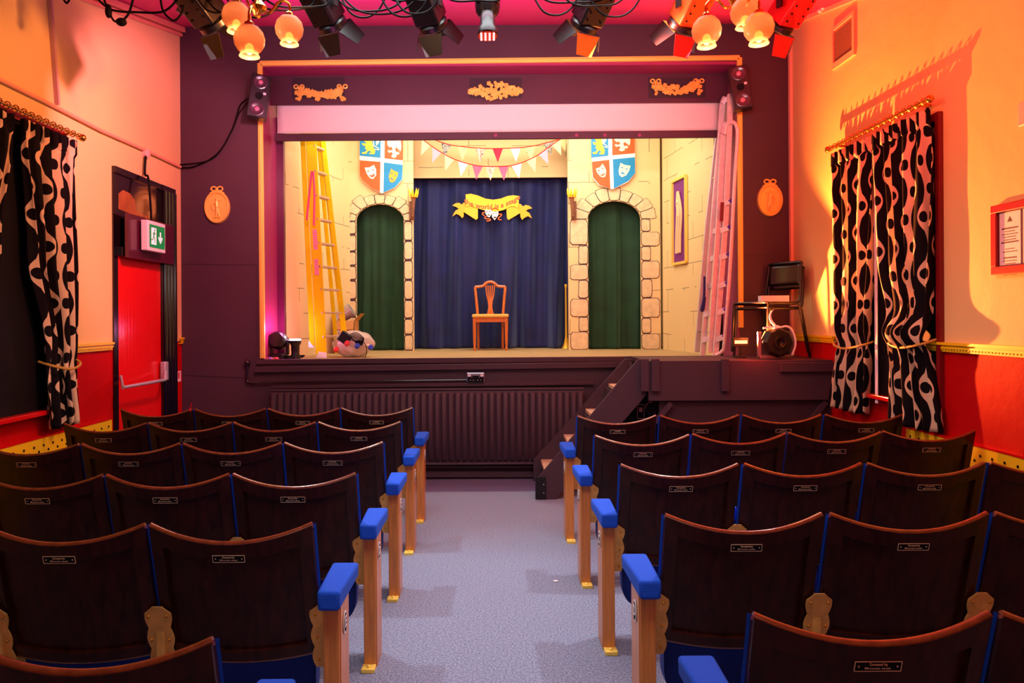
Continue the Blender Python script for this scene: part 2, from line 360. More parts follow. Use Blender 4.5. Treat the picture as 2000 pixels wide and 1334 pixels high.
# projection screen with bottom bar
sc=root('projection_screen','part lowered white projection screen with plum bottom bar','screen',loc=(0,7.19,3.4))
ZB=P(958,258,7.19).z
def scf(u,v):
    x=P(540,0,7.19).x+(P(1404,0,7.19).x-P(540,0,7.19).x)*u
    return (x,7.19+.006*math.sin(v*9+u*4)*(1-v),ZB+(zb+.12-ZB)*v)
m=MB(); m.grid(scf,60,10); m.build('screen_cloth',M_screen,sc,solid=.003)
m=MB(); A=P(537,269,7.18);B=P(1402,262,7.18); m.bar(A,B,.035,.072); m.build('bottom_bar',M_fascia,sc,smooth=0,bevel=.004)
m=MB()
for x in (968,1126,1181,1249): 
    c=P(x,264,7.155); m.lathe([(.016,0),(.018,.004),(.006,.006)],T(c.x,c.y,c.z)@rotM('X',90),12)
m.build('bolt_cap',M_reveal,sc)
# dark inner tormentor at stage left side + right
tag(MB().box(P(531,0,7.25).x,7.3,ZS,P(549,0,7.25).x,7.36,3.6).build('side_masking_board',mat('tormentor_paint',(92,18,62),.3,coat=.3),smooth=0),'narrow dark plum masking board at left edge of the stage','masking board')
tag(MB().box(P(1396,0,7.35).x+.03,7.36,ZS,XR+.1,7.40,3.6).build('side_masking_board',mat('tormentor_dark',(40,32,34),.6),smooth=0),'dark brown masking board behind the metal step ladders','masking board')
# stage
m=MB(); m.box(-2.7,YF+.001,ZS-.03,2.7,9.9,ZS); struct(m.build('trim_3',M_stagefloor,smooth=0))
for nm,a in (('wall_stage_left',(-2.75,7.05,0,-2.7,9.95,4.2)),('wall_stage_right',(2.7,7.05,0,2.75,9.95,4.2)),('wall_stage_back',(-2.75,9.9,0,2.75,9.95,4.2)),('ceiling_stage',(-2.75,7.05,4.15,2.75,9.95,4.2))):
    struct(MB().box(*a).build(nm,M_cream,smooth=0))
# stage front lip, moulding and rail
m=MB(); A=P(500,707,YF-.01);B=P(1232,701,YF-.01); m.bar(A,B,.02,.05)
m.bar(P(498,722,YF-.02),P(1225,712,YF-.02),.05,.055); m.bar(P(530,756,YF-.02),P(1160,748,YF-.02),.03,.035)
m.bar(P(660,926,YF-.02),P(1042,926,YF-.02),.03,.06); m.tube([P(640,912,YF-.06),P(1042,912,YF-.06)],.012)
struct(m.build('trim_4',M_dark,bevel=.006))
# cornices and dado rails
m=MB()
m.prism([(WL,-1.8,czl(-1.8)-.09),(WL+.06,-1.8,czl(-1.8)-.02),(WL+.06,-1.8,czl(-1.8)),(WL,-1.8,czl(-1.8))],(0,.01,0))
a=Vector((WL+.03,-1.8,czl(-1.8)-.03)); b=Vector((WL+.03,6.88,czl(6.88)-.03)); m=MB(); m.bar(a,b,.06,.05); m.bar(a+Vector((-.01,0,-.05)),b+Vector((-.01,0,-.05)),.03,.03)
struct(m.build('trim_5',mat('cornice_paint',(226,150,120),.45),smooth=0,bevel=.006))
m=MB(); m.bar((WR-.015,-1.8,czl(-1.8)-.02),(WR-.015,6.88,czl(6.88)-.02),.03,.04); m.box(WR-.03,6.84,ZS,WR,6.885,4.3)
struct(m.build('trim_6',mat('cornice_paint2',(236,190,150),.45),smooth=0,bevel=.004))
def dado(name,X,s,segs):
    m=MB()
    for y0,y1 in segs:
        m.box(X,y0,1.315,X+s*.018,y1,1.365); m.box(X,y0,1.358,X+s*.034,y1,1.375); m.box(X,y0,1.335,X+s*.026,y1,1.348)
        k=y0
        while k<y1-.02: m.box(X,k,1.325,X+s*.024,k+.014,1.333); k+=.028
    return struct(m.build(name,M_yellowtrim,smooth=0))
dado('trim_7',WL,1,[(4.95,5.60),(6.83,6.885)]); dado('trim_8',WR,-1,[(0,4.74),(6.02,6.885)])
# heater casings (perforated yellow front, red top)
def casing(name,X,s,y0,y1,z,label):
    r=root(name,label,'heater cover',loc=(X,(y0+y1)/2,0))
    m=MB(); m.box(X,y0,0,X+s*.035,y1,z); m.build('front_panel',mat('perforated_yellow_panel',(236,196,20),.45),r,smooth=0)
    m=MB(); m.box(X,y0,z,X+s*.038,y1,z+.012); m.build('top_shelf',M_red,r,smooth=0)
    m=MB(); 
    for j,zz in enumerate((z-.05,z-.085)):
        k=y0+.1+(j*.05)
        while k<y1-.05: m.lathe([(.009,0),(.009,.002)],T(X+s*.035,k,zz)@rotM('Y',90*s),8); k+=.1
    m.build('perforations',M_black,r)
casing('heater_cover',WL,1,0.2,5.55,.78,'yellow perforated heater cover with red top along left wall')
casing('heater_cover',WR,-1,0.2,4.95,.77,'yellow perforated heater cover along right wall behind the seats')
# ------------------------------------------------------------------ windows + curtains
def window(name,X,s,y0,y1):
    r=root(name,kind='structure',loc=(X,(y0+y1)/2,.82))
    MB().box(X,y0,.95,X+s*.012,y1,2.8).build('blackout_panel',M_black,r,smooth=0)
    m=MB(); m.box(X,y0-.04,.82,X+s*.03,y0,2.85); m.box(X,y1,.82,X+s*.03,y1+.04,2.85); m.box(X,y0,2.8,X+s*.03,y1,2.85)
    m.build('window_frame',mat('window_frame_red',(120,14,22),.4),r,smooth=0)
    MB().box(X,y0,.93,X+s*.07,y1,.96).build('window_sill',M_red,r,smooth=0,bevel=.004)
window('window_1',WL,1,3.3,4.95); window('window_2',WR,-1,4.62,5.9)
def pcurtain(label,X,s,top,mid,tie,bot,ztop,ztie,zbot,nf=7,bulge=0,zmid=2.0,ka=1,u0=0,us=1.0):
    r=root('patterned_curtain',label,'curtain',loc=(X,(top[0]+top[1])/2,zbot),group=None)
    keys=[(zbot,bot,.05),(ztie-.10,tie,.05),(ztie,tie,.018),(ztie+.12,tie,.045),(zmid,mid,.045),(ztop-.12,top,.032),(ztop,top,.02)]
    def ev(z):
        for (a,p,q),(b,p2,q2) in zip(keys[:-1],keys[1:]):
            if z<=b:
                t=(z-a)/(b-a) if b>a else 0; t=t*t*(3-2*t)
                return p[0]+(p2[0]-p[0])*t,p[1]+(p2[1]-p[1])*t,q+(q2-q)*t
        return top[0],top[1],.02
    cw=1.25*abs(top[1]-top[0])
    AL=[0.0]
    def fn(u,v):
        z=zbot+(ztop-zbot)*v; a,b,amp=ev(z)
        ph=u*nf*2*PI
        off=amp*(math.sin(ph+.5*math.sin(z*2+u*5))+.2*math.sin(1.7*ph+1+z*1.2))
        off*=ka
        if z>ztop-.12: off=.02*math.sin(ph*2.5)
        bl=bulge*math.exp(-((z-ztie-.05)/.10)**2)*(.3+.7*math.exp(-((u-.5)/.5)**2))
        return (X+s*(.075+off+bl*.6),a+(b-a)*u+.012*math.sin(ph*1.3+z*3),z)
    NU=nf*16; pr=None
    for i in range(NU+1):
        q=Vector(fn(i/NU,.62))
        if pr is not None: AL.append(AL[-1]+(q-pr).length)
        pr=q
    AL=AL[1:] if len(AL)>NU+1 else AL
    m=MB(); m.grid(fn,NU,80,uvf=lambda u,v:(AL[round(u*NU)]*us+u0,(ztop-zbot)*v)); m.build('curtain_cloth',M_curt,r,smooth=60,solid=.004)
    a,b,_=ev(ztie); m=MB(); lo,hi=min(a,b),max(a,b)
    m.tube(bez([(X+s*.01,hi+.02,ztie+.05),(X+s*.12,hi-.02,ztie+.0),(X+s*.145,(lo+hi)/2,ztie-.03),(X+s*.12,lo+.01,ztie),(X+s*.03,lo,ztie+.03)]),.009,6)
    m.build('tie_back',mat('tieback_cord',(190,150,60),.6),r)
    return r
pcurtain('black and cream patterned curtain on left wall, nearer panel at photo edge',WL,1,(3.3,4.37),(3.3,4.22),(3.5,4.12),(3.45,4.16),2.80,1.36,.83,nf=8,ka=.75,u0=.05)
pcurtain('black and cream patterned curtain on left wall, panel beside the exit door',WL,1,(4.43,5.02),(4.50,5.02),(4.66,5.0),(4.68,5.05),2.80,1.25,.83,nf=5,ka=.6,u0=.02)
pcurtain('black and cream patterned curtain on right wall, panel nearer the stage',WR,-1,(5.9,5.30),(5.83,5.33),(5.83,5.38),(5.92,5.42),2.88,1.32,.80,nf=4,us=1.45)
pcurtain('black and cream patterned curtain on right wall, panel beside framed notice',WR,-1,(5.26,4.60),(5.17,4.60),(5.03,4.62),(5.03,4.54),2.88,1.36,.80,nf=5,bulge=.16,us=1.45)
tag(MB().box(WR-.055,5.275,.9,WR-.05,5.31,2.86).build('curtain_liner',mat('white_lining',(220,215,225),.7),smooth=0),'narrow white lining strip hanging between the right wall curtains','curtain lining')
def rod(X,s,y0,y1,z,label,fin):
    r=root('curtain_rod',label,'curtain rod',loc=(X,(y0+y1)/2,z))
    m=MB(); m.tube([(X+s*.085,y0,z),(X+s*.085,y1,z)],.010,10); m.build('rod',M_brass,r)
    for y in fin: MB().ball((X+s*.085,y,z),.026,12).build('finial',M_brass,r)
    k=y0+.04
    while k<y1: 
        m=MB(); m.tube([(X+s*(.085+.02*math.cos(a)),k,z+.02*math.sin(a)) for a in [i*PI/5 for i in range(11)]],.004,5); k+=.075; m.build('ring',M_brass,r)
    for q in (y0+.1,y1-.12): MB().box(X,q,z-.012,X+s*.085,q+.02,z+.004).build('bracket',M_brass,r)
rod(WL,1,3.2,5.06,2.84,'brass curtain rod with rings high on the left wall',(5.08,))
rod(WR,-1,4.60,5.94,2.93,'brass curtain rod with ball ends on the right wall',(4.58,5.96))
# ------------------------------------------------------------------ door + exit sign
d=root('door_1',kind='structure',loc=(WL,6.2,0))
yA=W(219,500,WL+.0).y; yD0=W(230,500,WL+.01).y; yD1=W(313,500,WL+.01).y; yB=W(343,500,WL+.03).y
ztr=2.76; zd=2.06
m=MB(); m.box(WL,yA,0,WL+.012,yD0,ztr-.05); m.box(WL,yD0,zd,WL+.05,yD1,zd+.07); m.box(WL,yA,ztr-.05,WL+.03,yB,ztr)
m.box(WL,yD1,0,WL+.035,yB,ztr)
for k in range(4):
    y=yD1+.03+k*(yB-yD1-.05)/3.3; m.tube([(WL+.04,y,0),(WL+.04,y,ztr-.05)],.02,8)
m.build('door_frame',M_darkgloss,d,smooth=40)
MB().box(WL,yD0,0,WL+.01,yD1,zd).build('door_leaf',mat('red_boarded_door',(214,14,16),.2,coat=.5,bump=.3,bs=6,stretch=(1,6,.2)),d,smooth=0)
m=MB(); m.box(WL,yD0,zd+.07,WL+.01,yD1,ztr-.05); tp=m.build('transom_panel',mat('transom_glass',(20,8,14),.12,coat=1),d,smooth=0)
m=MB(); m.prism([W(x,y,WL+.011) for x,y in ((231,378),(240,371),(254,378),(263,392),(266,412),(285,421),(300,432),(300,436),(231,408))],(.002,0,0)); m.build('transom_pane',mat('amber_reflection',(140,84,40),.3,coat=.6,var=.3,vs=6),d)  # orange reflection on the transom glass, painted as a flat polygon
b=root('panic_bar',loc=(0,0,0)); b.parent=d; b.location=-Vector(d.location); b['_loc']=(0,0,0)
m=MB(); m.tube([W(240,757,WL+.13),W(322,742,WL+.13)],.014,10); m.build('push_bar',mat('silver_grey_enamel',(190,184,190),.3,metal=.4),b)
q=W(320,726,WL+.04); q2=W(322,742,WL+.13); q3=W(240,757,WL+.13); q4=W(236,735,WL+.03)
m=MB(); m.box(WL+.02,q.y-.035,q.z-.08,WL+.07,q.y+.035,q.z+.09); m.bar((WL+.06,q.y,q.z),q2,.03,.03); m.bar(q4,q3,.02,.03); m.build('lever_arm',mat('silver_grey_enamel',(1,1,1)),b,bevel=.01)
b['kind']='structure'
bd=root('sign_backboard','black gloss board over the red exit door','board',loc=(WL+.07,6.1,2.2))
A=W(250,428,WL+.09); B=W(340,500,WL+.09)
MB().box(WL+.062,A.y,2.045,WL+.09,B.y,2.40).build('board',mat('plum_gloss_board',(70,14,40),.25,coat=.5),bd,smooth=0,bevel=.003)
ex=root('exit_sign','white exit sign box with green running man and down arrow','exit sign',loc=(WL+.13,6.0,2.2))
ya,yb=W(288,440,WL+.16).y,W(323,440,WL+.16).y; za,zb2=2.12,2.37
MB().box(WL+.105,ya,za,WL+.16,yb,zb2).build('sign_box',M_white,ex,smooth=0,bevel=.006)
X0=WL+.1605; L=yb-ya; hh=zb2-za
def EY(u,v,x=X0): return (x,ya+L*u,za+hh*v)
MB().prism([EY(.10,.12),EY(.95,.12),EY(.95,.88),EY(.10,.88)],(.002,0,0)).build('green_panel',mat('sign_green',(0,140,70),.4,emit=.35,ec=(0,140,70)),ex,smooth=0)
m=MB(); x1=X0+.002
m.prism([EY(.19,.22,x1),EY(.46,.22,x1),EY(.46,.78,x1),EY(.19,.78,x1)],(.001,0,0))
m.prism([EY(.66,.68,x1),EY(.72,.68,x1),EY(.72,.48,x1),EY(.80,.52,x1),EY(.80,.44,x1),EY(.69,.28,x1),EY(.58,.44,x1),EY(.58,.52,x1),EY(.66,.48,x1)],(.001,0,0))
m.build('doorway_and_arrow',mat('sign_white',(250,245,245),.4,emit=.4,ec=(255,250,250)),ex,smooth=0)
m=MB(); x2=X0+.003
m.prism([EY(.36+.03*math.cos(a*PI/5),.71+.035*math.sin(a*PI/5),x2) for a in range(10)],(.001,0,0))
for a,b_,w in (((.35,.66),(.31,.48),.055),((.34,.62),(.44,.56),.02),((.34,.62),(.24,.56),.02),((.31,.48),(.38,.40),.03),((.38,.40),(.36,.28),.025),((.31,.48),(.26,.38),.03),((.26,.38),(.19,.37),.025)):
    m.bar(EY(*a,x2),EY(*b_,x2),.002,w*L) 
m.build('running_figure',MC['sign_green'],ex,smooth=0)
m=MB(); a=W(350,735,WL+.002); m.box(WL,a.y-.035,a.z-.05,WL+.004,a.y+.035,a.z+.05); n=m.build('fire_notice',M_paper,smooth=0); tag(n,'small red and white notice on wall beside the red door','notice')
m=MB(); m.box(WL+.004,a.y-.028,a.z-.02,WL+.005,a.y+.0,a.z+.04); c=m.build('printed_panel',M_red,n,smooth=0)
# left wall services
m=MB(); pts=[W(-60,126,WL+.02),W(115,212,WL+.02),W(200,256,WL+.02),W(283,293,WL+.02),W(352,326,WL+.02)]; m.tube(pts,.014,8)
tag(m.build('wall_conduit',mat('conduit_paint',(232,170,130),.4)),'long painted cable conduit sloping along the left wall','conduit')
m=MB(); m.bar(W(96,-20,WL+.015),W(112,205,WL+.015),.02,.03,(1,0,0)); tag(m.build('cable_trunking',mat('grey_trunking',(190,150,150),.4),smooth=0),'vertical grey cable trunking on the upper left wall','trunking')
r=root('junction_box','small round junction box with drop cable above the red door','junction box',loc=W(285,300,WL+.02))
m=MB(); a=W(285,300,WL+.02); m.lathe([(.04,-.02),(.04,.02),(.03,.025)],T(*a)@rotM('Y',90),14); m.build('cover',mat('pale_cover',(230,190,170),.4),r)
m=MB(); m.tube(bez([W(285,300,WL+.03),W(283,340,WL+.03),W(290,350,WL+.08),W(296,430,WL+.12)]),.010,6); m.build('drop_cable',M_cable,r)
# right wall items
r=root('air_vent','rectangular louvred air vent high on the right wall','vent',loc=W(1648,90,WR))
y0=W(1672,90,WR).y; y1=W(1628,90,WR).y; z0=P(1650,118,(y0+y1)/2).z; z1=z0+.33; z0-=.02
m=MB(); frame4(m,WR-.02,WR,y0,y1,z0,z1,.028,.05); m.build('vent_frame',mat('vent_frame_paint',(236,190,140),.4),r,smooth=0)
m=MB()
for k in range(16):
    z=z0+.055+k*(z1-z0-.09)/16; m.add([(WR-.012,y0+.02,z),(WR-.012,y1-.02,z),(WR-.002,y1-.02,z+.012),(WR-.002,y0+.02,z+.012)],[(0,1,2,3)])
m.build('louvres',mat('vent_louvre_paint',(150,96,66),.4),r,smooth=0,solid=.002)
a=W(1608,14,WR-.02); r=root('motion_sensor','small white sensor on bracket at top of right wall','sensor',loc=a)
m=MB(); m.box(a.x-.03,a.y-.04,a.z-.03,a.x+.02,a.y+.04,a.z+.03); m.build('housing',M_white,r,bevel=.012)
m=MB(); m.bar((a.x+.02,a.y+.02,a.z+.02),(a.x-.04,a.y+.07,a.z+.05),.02,.015); m.ball((a.x-.03,a.y,a.z-.03),.02); m.build('lens',M_paper,r)
a=W(1998,225,WR-.02); r=root('wall_socket_box','pale switch box on right wall above the framed notice','switch box',loc=a)
m=MB(); m.box(WR-.035,a.y-.12,a.z-.06,WR,a.y+.02,a.z+.07); m.build('box',mat('pale_cover',(1,1,1)),r,bevel=.006)
m=MB(); m.tube([(WR-.015,a.y-.05,a.z-.06),(WR-.015,a.y-.06,a.z-.35)],.01,6); m.tube([(WR-.015,a.y-.05,a.z+.07),(WR-.015,a.y-.05,a.z+.5)],.01,6); m.build('conduit',MC['pale_cover'],r)
# framed notice
y1=W(1934,470,WR-.03).y; y0=y1-.52; z1=W(1934,403,WR-.03).z; z0=W(1938,537,WR-.03).z
r=root('framed_notice','framed printed notices in red frame on the right wall','framed notice',loc=(WR,(y0+y1)/2,z0))
m=MB(); w=.045
frame4(m,WR-.03,WR,y0,y1,z0,z1,w); m.build('frame',mat('red_frame',(165,12,20),.3,coat=.4),r,smooth=0,bevel=.004)
MB().box(WR-.012,y0+w,z0+w,WR,y1-w,z1-w).build('backing',mat('backing_grey',(120,100,100),.5),r,smooth=0)
MT=lambda y,z: T(WR-.0165,y,z)@Matrix(((0,0,-1,0),(-1,0,0,0),(0,1,0,0),(0,0,0,1)))
for i,(ps,pe) in enumerate(((y1-w-.17,y1-w-.01),(y1-w-.36,y1-w-.19))):
    pg=MB().box(WR-.015,ps,z0+w+.005,WR-.012,pe,z1-w-.005).build('notice_sheet',M_paper,r,smooth=0)
    m=MB(); zz=z1-w-.10; pc=(ps+pe)/2
    for k in range(17):
        random.seed(k*3+i); ww=random.uniform(.03,.068); hgt=.0045 if k%5 else .008
        if k in(6,9): zz-=.02; continue
        yy=-ww
        while yy<ww:
            q=random.uniform(.004,.014); m.box(WR-.0158,pc+yy,zz,WR-.015,min(pc+yy+q,pc+ww),zz+hgt); yy+=q+.003
        zz-=.0155
    m.prism([(WR-.0158,pc-.02,z1-w-.06),(WR-.0158,pc,z1-w-.03),(WR-.0158,pc+.02,z1-w-.06)],(.0008,0,0))
    m.build('print',mat('ink',(40,24,34),.6),pg,smooth=0)
# ------------------------------------------------------------------ proscenium decorations
def medallion(x,y,label,face):
    c=P(x,y,YF); r=root('oval_medallion',label,'medallion',loc=(c.x,YF,c.z))
    hx,hz=.122,.158
    m=MB(); prof=[(1e-4,.012),(.78,.014),(.82,.02),(.88,.032),(.96,.03),(1,.012),(1,0)]
    m.lathe(prof,T(c.x,YF,c.z)@Matrix.Diagonal((hx,1,hz,1))@rotM('X',90),40); m.build('plaque',M_gold,r)
    m=MB(); f=1 if face else -1
    def L(a,b,ra,rb,y=.026): m.tube([(c.x+f*a[0],YF-y,c.z+a[1]),(c.x+f*b[0],YF-y,c.z+b[1])],[ra,rb],8)
    m.ball((c.x,YF-.02,c.z+.075),.015); L((0,.06),(.005,.0),.013,.017); L((.005,0),(.0,-.05),.017,.011); L((0,-.05),(-.005,-.10),.011,.006); L((.01,-.02),(.025,-.09),.012,.006)
    L((0,.055),(.045,.07),.007,.004); L((0,.05),(-.045,.02),.007,.004); L((.045,.07),(.05,.09),.005,.004); L((-.045,.02),(-.03,-.03),.005,.008)
    L((-.03,-.10),(.03,-.10),.005,.005)
    m.build('relief_figure',M_gold,r)
    m=MB()
    for s in (-1,1):
        m.tube([(c.x+s*.03+.026*math.cos(t),YF-.015,c.z+.175+.02*math.sin(t)) for t in [i*PI/6 for i in range(13)]],.008,6)
        m.tube([(c.x,YF-.015,c.z+.165),(c.x+s*.04,YF-.015,c.z+.145),(c.x+s*.07,YF-.012,c.z+.135)],[.01,.009,.005],6)
    m.ball((c.x,YF-.018,c.z+.163),.013); m.build('bow',M_gold,r)
medallion(425,405,'gold oval plaster medallion on dark wall left of stage',True)
medallion(1503,391,'gold oval plaster medallion on dark wall right of stage',False)
def flower(m,c,r,Y):
    Y=Y-random.uniform(0,.03)
    for k in range(5):
        a=k*2*PI/5+c[0]*40; m.ball((c[0]+r*.65*math.cos(a),Y,c[1]+r*.65*math.sin(a)),r*.42,6,(1,.8,1))
    m.ball((c[0],Y-.006,c[1]),r*.4,6)
def garland(x,y,label,w,bows):
    c=P(x,y,YH); r=root('gilt_garland',label,'garland',loc=(c.x,YH,c.z),group=None); m=MB(); random.seed(int(x))
    if bows:
        for k in range(60):
            t=-1+2*k/59; z=-.04+.05*t*t+random.uniform(-.035,.035); flower(m,(c.x+t*w*.8,c.z+z),random.uniform(.018,.03),YH-.018)
        for s in (-1,1):
            for k in range(8): flower(m,(c.x+s*w*.86+random.uniform(-.03,.03),c.z-.03+random.uniform(-.05,.04)),random.uniform(.014,.022),YH-.02)
            flower(m,(c.x+s*w*.86,c.z-.075),.016,YH-.018)
        m.build('flower_swag',M_goldbright,r)
        m=MB()
        for s in (-1,1):
            m=MB()
            for q in (-1,1): m.tube([(c.x+s*w*.86+q*.03+.02*math.cos(t),YH-.016,c.z+.055+.018*math.sin(t)) for t in [i*PI/6 for i in range(13)]],.008,6)
            m.tube([(c.x+s*w*.86,YH-.016,c.z+.05),(c.x+s*w*.86,YH-.016,c.z+.0)],.012,6); m.build('ribbon_bow',M_goldbright,r)
    else:
        for k in range(150):
            t=random.uniform(-1,1); hh=.085*(1-abs(t))**.8+.008; flower(m,(c.x+t*w,c.z+random.uniform(-hh,hh)),random.uniform(.014,.024),YH-.018)
        m.build('flower_spray',M_goldbright,r)
garland(627,181,'gilt flower swag with bows at left of the header board',.25,True)
garland(967,180,'gilt diamond shaped flower spray at centre of header board',.26,False)
garland(1322,170,'gilt flower swag with bows at right of the header board',.25,True)
def speaker(x,y,Y,roll,yaw,label):
    c=P(x,y,Y); r=root('wall_speaker',label,'loudspeaker',loc=c,rot=(0,R(roll),R(yaw)),local=True)
    MB().box(-.085,-.02,-.2,.085,.12,.2).build('cabinet',M_blackmetal,r,smooth=0,bevel=.006)
    for z in (.125,-.125):
        w_=MB().lathe([(.060,0),(.064,.007),(.056,.009),(.022,-.004),(.020,-.004)],T(0,-.024,z)@rotM('X',90),24).build('woofer',mat('speaker_cone',(64,46,56),.3,coat=.5),r); MB().ball((0,-.026,z),.022,14,(1,.5,1)).build('dust_cap',mat('dust_cap',(190,120,140),.35),w_)
    m=MB(); m.lathe([(.032,0),(.034,.004),(.012,-.004),(1e-4,.0)],T(0,-.021,0)@rotM('X',90),18); m.build('tweeter',M_black,r)
    MB().box(.035,-.024,.015,.06,-.02,.035).build('badge',M_paper,r,smooth=0)
    MB().box(-.02,.11,-.03,.02,.2,.03).build('wall_bracket',M_blackmetal,r,smooth=0)
speaker(506,188,6.65,8,14,'black wall speaker with two cones left of stage opening')
speaker(1446,171,6.65,-8,-14,'black wall speaker with two cones right of stage opening')
m=MB(); m.tube(bez([P(490,190,6.75),P(470,205,6.84),P(455,250,6.86),P(425,300,6.87),P(380,325,6.87),P(350,327,6.86)]),.008,6); m.tube(bez([P(488,195,6.76),P(468,220,6.85),P(450,262,6.87),P(415,310,6.88),P(350,322,6.87)]),.006,6)
tag(m.build('speaker_cable',M_cable),'black cables looping from left speaker to the wall conduit','cable')
# ------------------------------------------------------------------ castle scenery
Ys=8.9
def arch_flat(label,x0,x1,hx0,hx1,ytop,yspring,ybot,seed):
    r=root('castle_flat',label,'scenery flat',loc=P((x0+x1)/2,ybot,Ys)*1.0)
    r.location.z=ZS; r['_loc']=tuple(r.location)
    A=P(hx0,ybot,Ys).x;B=P(hx1,ybot,Ys).x; zs=P(hx0,yspring,Ys).z; zt=P(hx0,ytop,Ys).z; X0=P(x0,ybot,Ys).x;X1=P(x1,ybot,Ys).x; ZTop=4.05
    c=(A+B)/2; hw=(B-A)/2; hz=zt-zs
    def arc(t,e=0): return (c-math.cos(t)*(hw+e),zs+math.sin(t)*(hz+e))
    N=16; m=MB()
    outer=[(X0,zs)]+[(X0+(X1-X0)*k/N,ZTop) for k in range(0,N+1)]+[(X1,zs)]
    inner=[arc(0)]+[arc(PI*k/N) for k in range(0,N+1)]+[arc(PI)]
    for d0,d1 in ((0,.03),):
        for i in range(len(outer)-1):
            q=[outer[i],outer[i+1],inner[i+1],inner[i]]
            if (Vector(q[2])-Vector(q[3])).length<1e-6 : q=q[:3]
            m.add([(p[0],Ys,p[1]) for p in q]+[(p[0],Ys+.04,p[1]) for p in q],[tuple(range(len(q))),tuple(range(2*len(q)-1,len(q)-1,-1))])
        for i in range(len(inner)-1):
            a,b=inner[i],inner[i+1]; m.add([(a[0],Ys,a[1]),(b[0],Ys,b[1]),(b[0],Ys+.04,b[1]),(a[0],Ys+.04,a[1])],[(0,1,2,3)])
    m.box(X0,Ys,ZS,A,Ys+.04,zs); m.box(B,Ys,ZS,X1,Ys+.04,zs)
    m.build('panel',M_brickX,r,smooth=0)
    random.seed(seed); st=MB(); ol=MB(); px=Ys/F
    def stone(pts):
        # irregular rounded stone outline
        n=len(pts); cx=sum(p[0] for p in pts)/n; cz=sum(p[1] for p in pts)/n; out=[]
        for i in range(n):
            a=Vector(pts[i]);b=Vector(pts[(i+1)%n]); 
            for k in (.12,.36,.62,.88):
                p=a.lerp(b,k); dd=(p-Vector((cx,cz))).normalized(); p=p+dd*random.uniform(-.004,.004); out.append(p)
        f=lambda s,Y:[(cx+(p.x-cx)*s,Y,cz+(p.y-cz)*s) for p in out]
        w=max(p[0] for p in pts)-min(p[0] for p in pts); s=1-.014/max(w,.08)
        ol.prism(f(1,Ys-.004),(0,.003,0)); st.prism(f(s,Ys-.010),(0,.006,0))
    def column(xa,xb,inner_right,alt):
        z=ZS+.002; k=0
        while z<zs-.05:
            hh=random.uniform(.17,.25); 
            if z+hh>zs-.12: hh=zs-z
            if alt: wdt=abs(xb-xa)*(1 if k%2==0 else random.uniform(.5,.62))
            else: wdt=abs(xb-xa)
            if inner_right: q=(xb-wdt,xb)
            else: q=(xa,xa+wdt)
            stone([(q[0],z),(q[1],z),(q[1],z+hh),(q[0],z+hh)]); z+=hh; k+=1
    alt=(x1-x0)>150
    column(X0+.012 if not alt else X0+.02,A-.002,True,alt); column(B+.002,X1-.012,False,alt)
    ns=9; 
    for k in range(ns):
        t0=PI*k/ns+.0; t1=PI*(k+1)/ns; e=random.uniform(.15,.2) if alt else random.uniform(.12,.19)
        if k in(0,ns-1): e=min(A-X0-.01,.2)
        stone([arc(t0,.004),arc(t1,.004),arc(t1,e),arc(t0,e)])
    ol.build('stone_outlines',M_stoneline,r,smooth=0); st.build('stone_surround',M_stone,r,smooth=0,bevel=.004)
arch_flat('cream castle flat with narrow stone arch, left of the blue curtain',681,809,697,790,399,432,685,3)
arch_flat('cream castle flat with chunky stone arch, right of the blue curtain',1111,1291,1150,1253,393,428,683,5)
def quad(name,a,b,z0,z1,mt,label,cat,thick=.03):
    m=MB(); m.prism([(a[0],a[1],z0),(b[0],b[1],z0),(b[0],b[1],z1),(a[0],a[1],z1)],(thick if a[0]>0 else -thick,0,0)); return tag(m.build(name,mt,smooth=0),label,cat)
quad('side_flat',(P(549,0,7.42).x,7.42),(P(681,0,8.9).x,8.9),ZS,4.05,M_brickY,'cream painted brick flat along left side of stage behind yellow ladder','scenery flat')
quad('side_flat',(P(1392,0,7.45).x,7.45),(P(1291,0,8.9).x,8.9),ZS,4.05,M_brickY,'cream painted brick flat along right side of stage','scenery flat')
hb=MB(); a=P(800,349,9.3); b=P(1124,349,9.3); hb.box(a.x-.1,9.26,a.z,b.x+.1,9.3,4.05)
tag(hb.build('header_flat',M_brickX,smooth=0),'cream painted brick header above the blue velvet curtain','scenery flat')
# stone course at header bottom
def vcurtain(name,label,x0,x1,Y,ztop,zbot,nf,amp,mt,seed,pinch=None,hem=0):
    random.seed(seed); ph=[random.uniform(0,6) for _ in range(6)]
    def fn(u,v):
        z=zbot+(ztop-zbot)*v; uu=u
        if pinch: uu=u
        w=sum(math.sin(2*PI*nf*f*u+ph[i]+(.9*math.sin(z*1.3+ph[i+1]))*(1-v*.5))*a for i,(f,a) in enumerate(((1,.55),(1.7,.28),(.45,.45),(2.6,.07))))
        w+=.9*(noise.noise(Vector((u*nf*.8+seed,z*.35,1.3)))+.5*noise.noise(Vector((u*nf*2.2+seed,z*.5+u*3,5))))
        x=x0+(x1-x0)*uu
        if pinch: x+=pinch(u,v)
        return (x,Y+amp*w*(.35+.65*(1-v)**.6)-hem*(1-v)**3,z)
    m=MB(); m.grid(fn,150,50); o=m.build(name,mt,None,smooth=80,solid=.004); return tag(o,label,'curtain')
a=P(806,350,9.4);b=P(1120,350,9.4)
vcurtain('velvet_curtain','long blue velvet curtain hanging at the centre back of stage',a.x,b.x,9.42,P(958,345,9.4).z,ZS+.003,6.5,.11,M_navy,2)
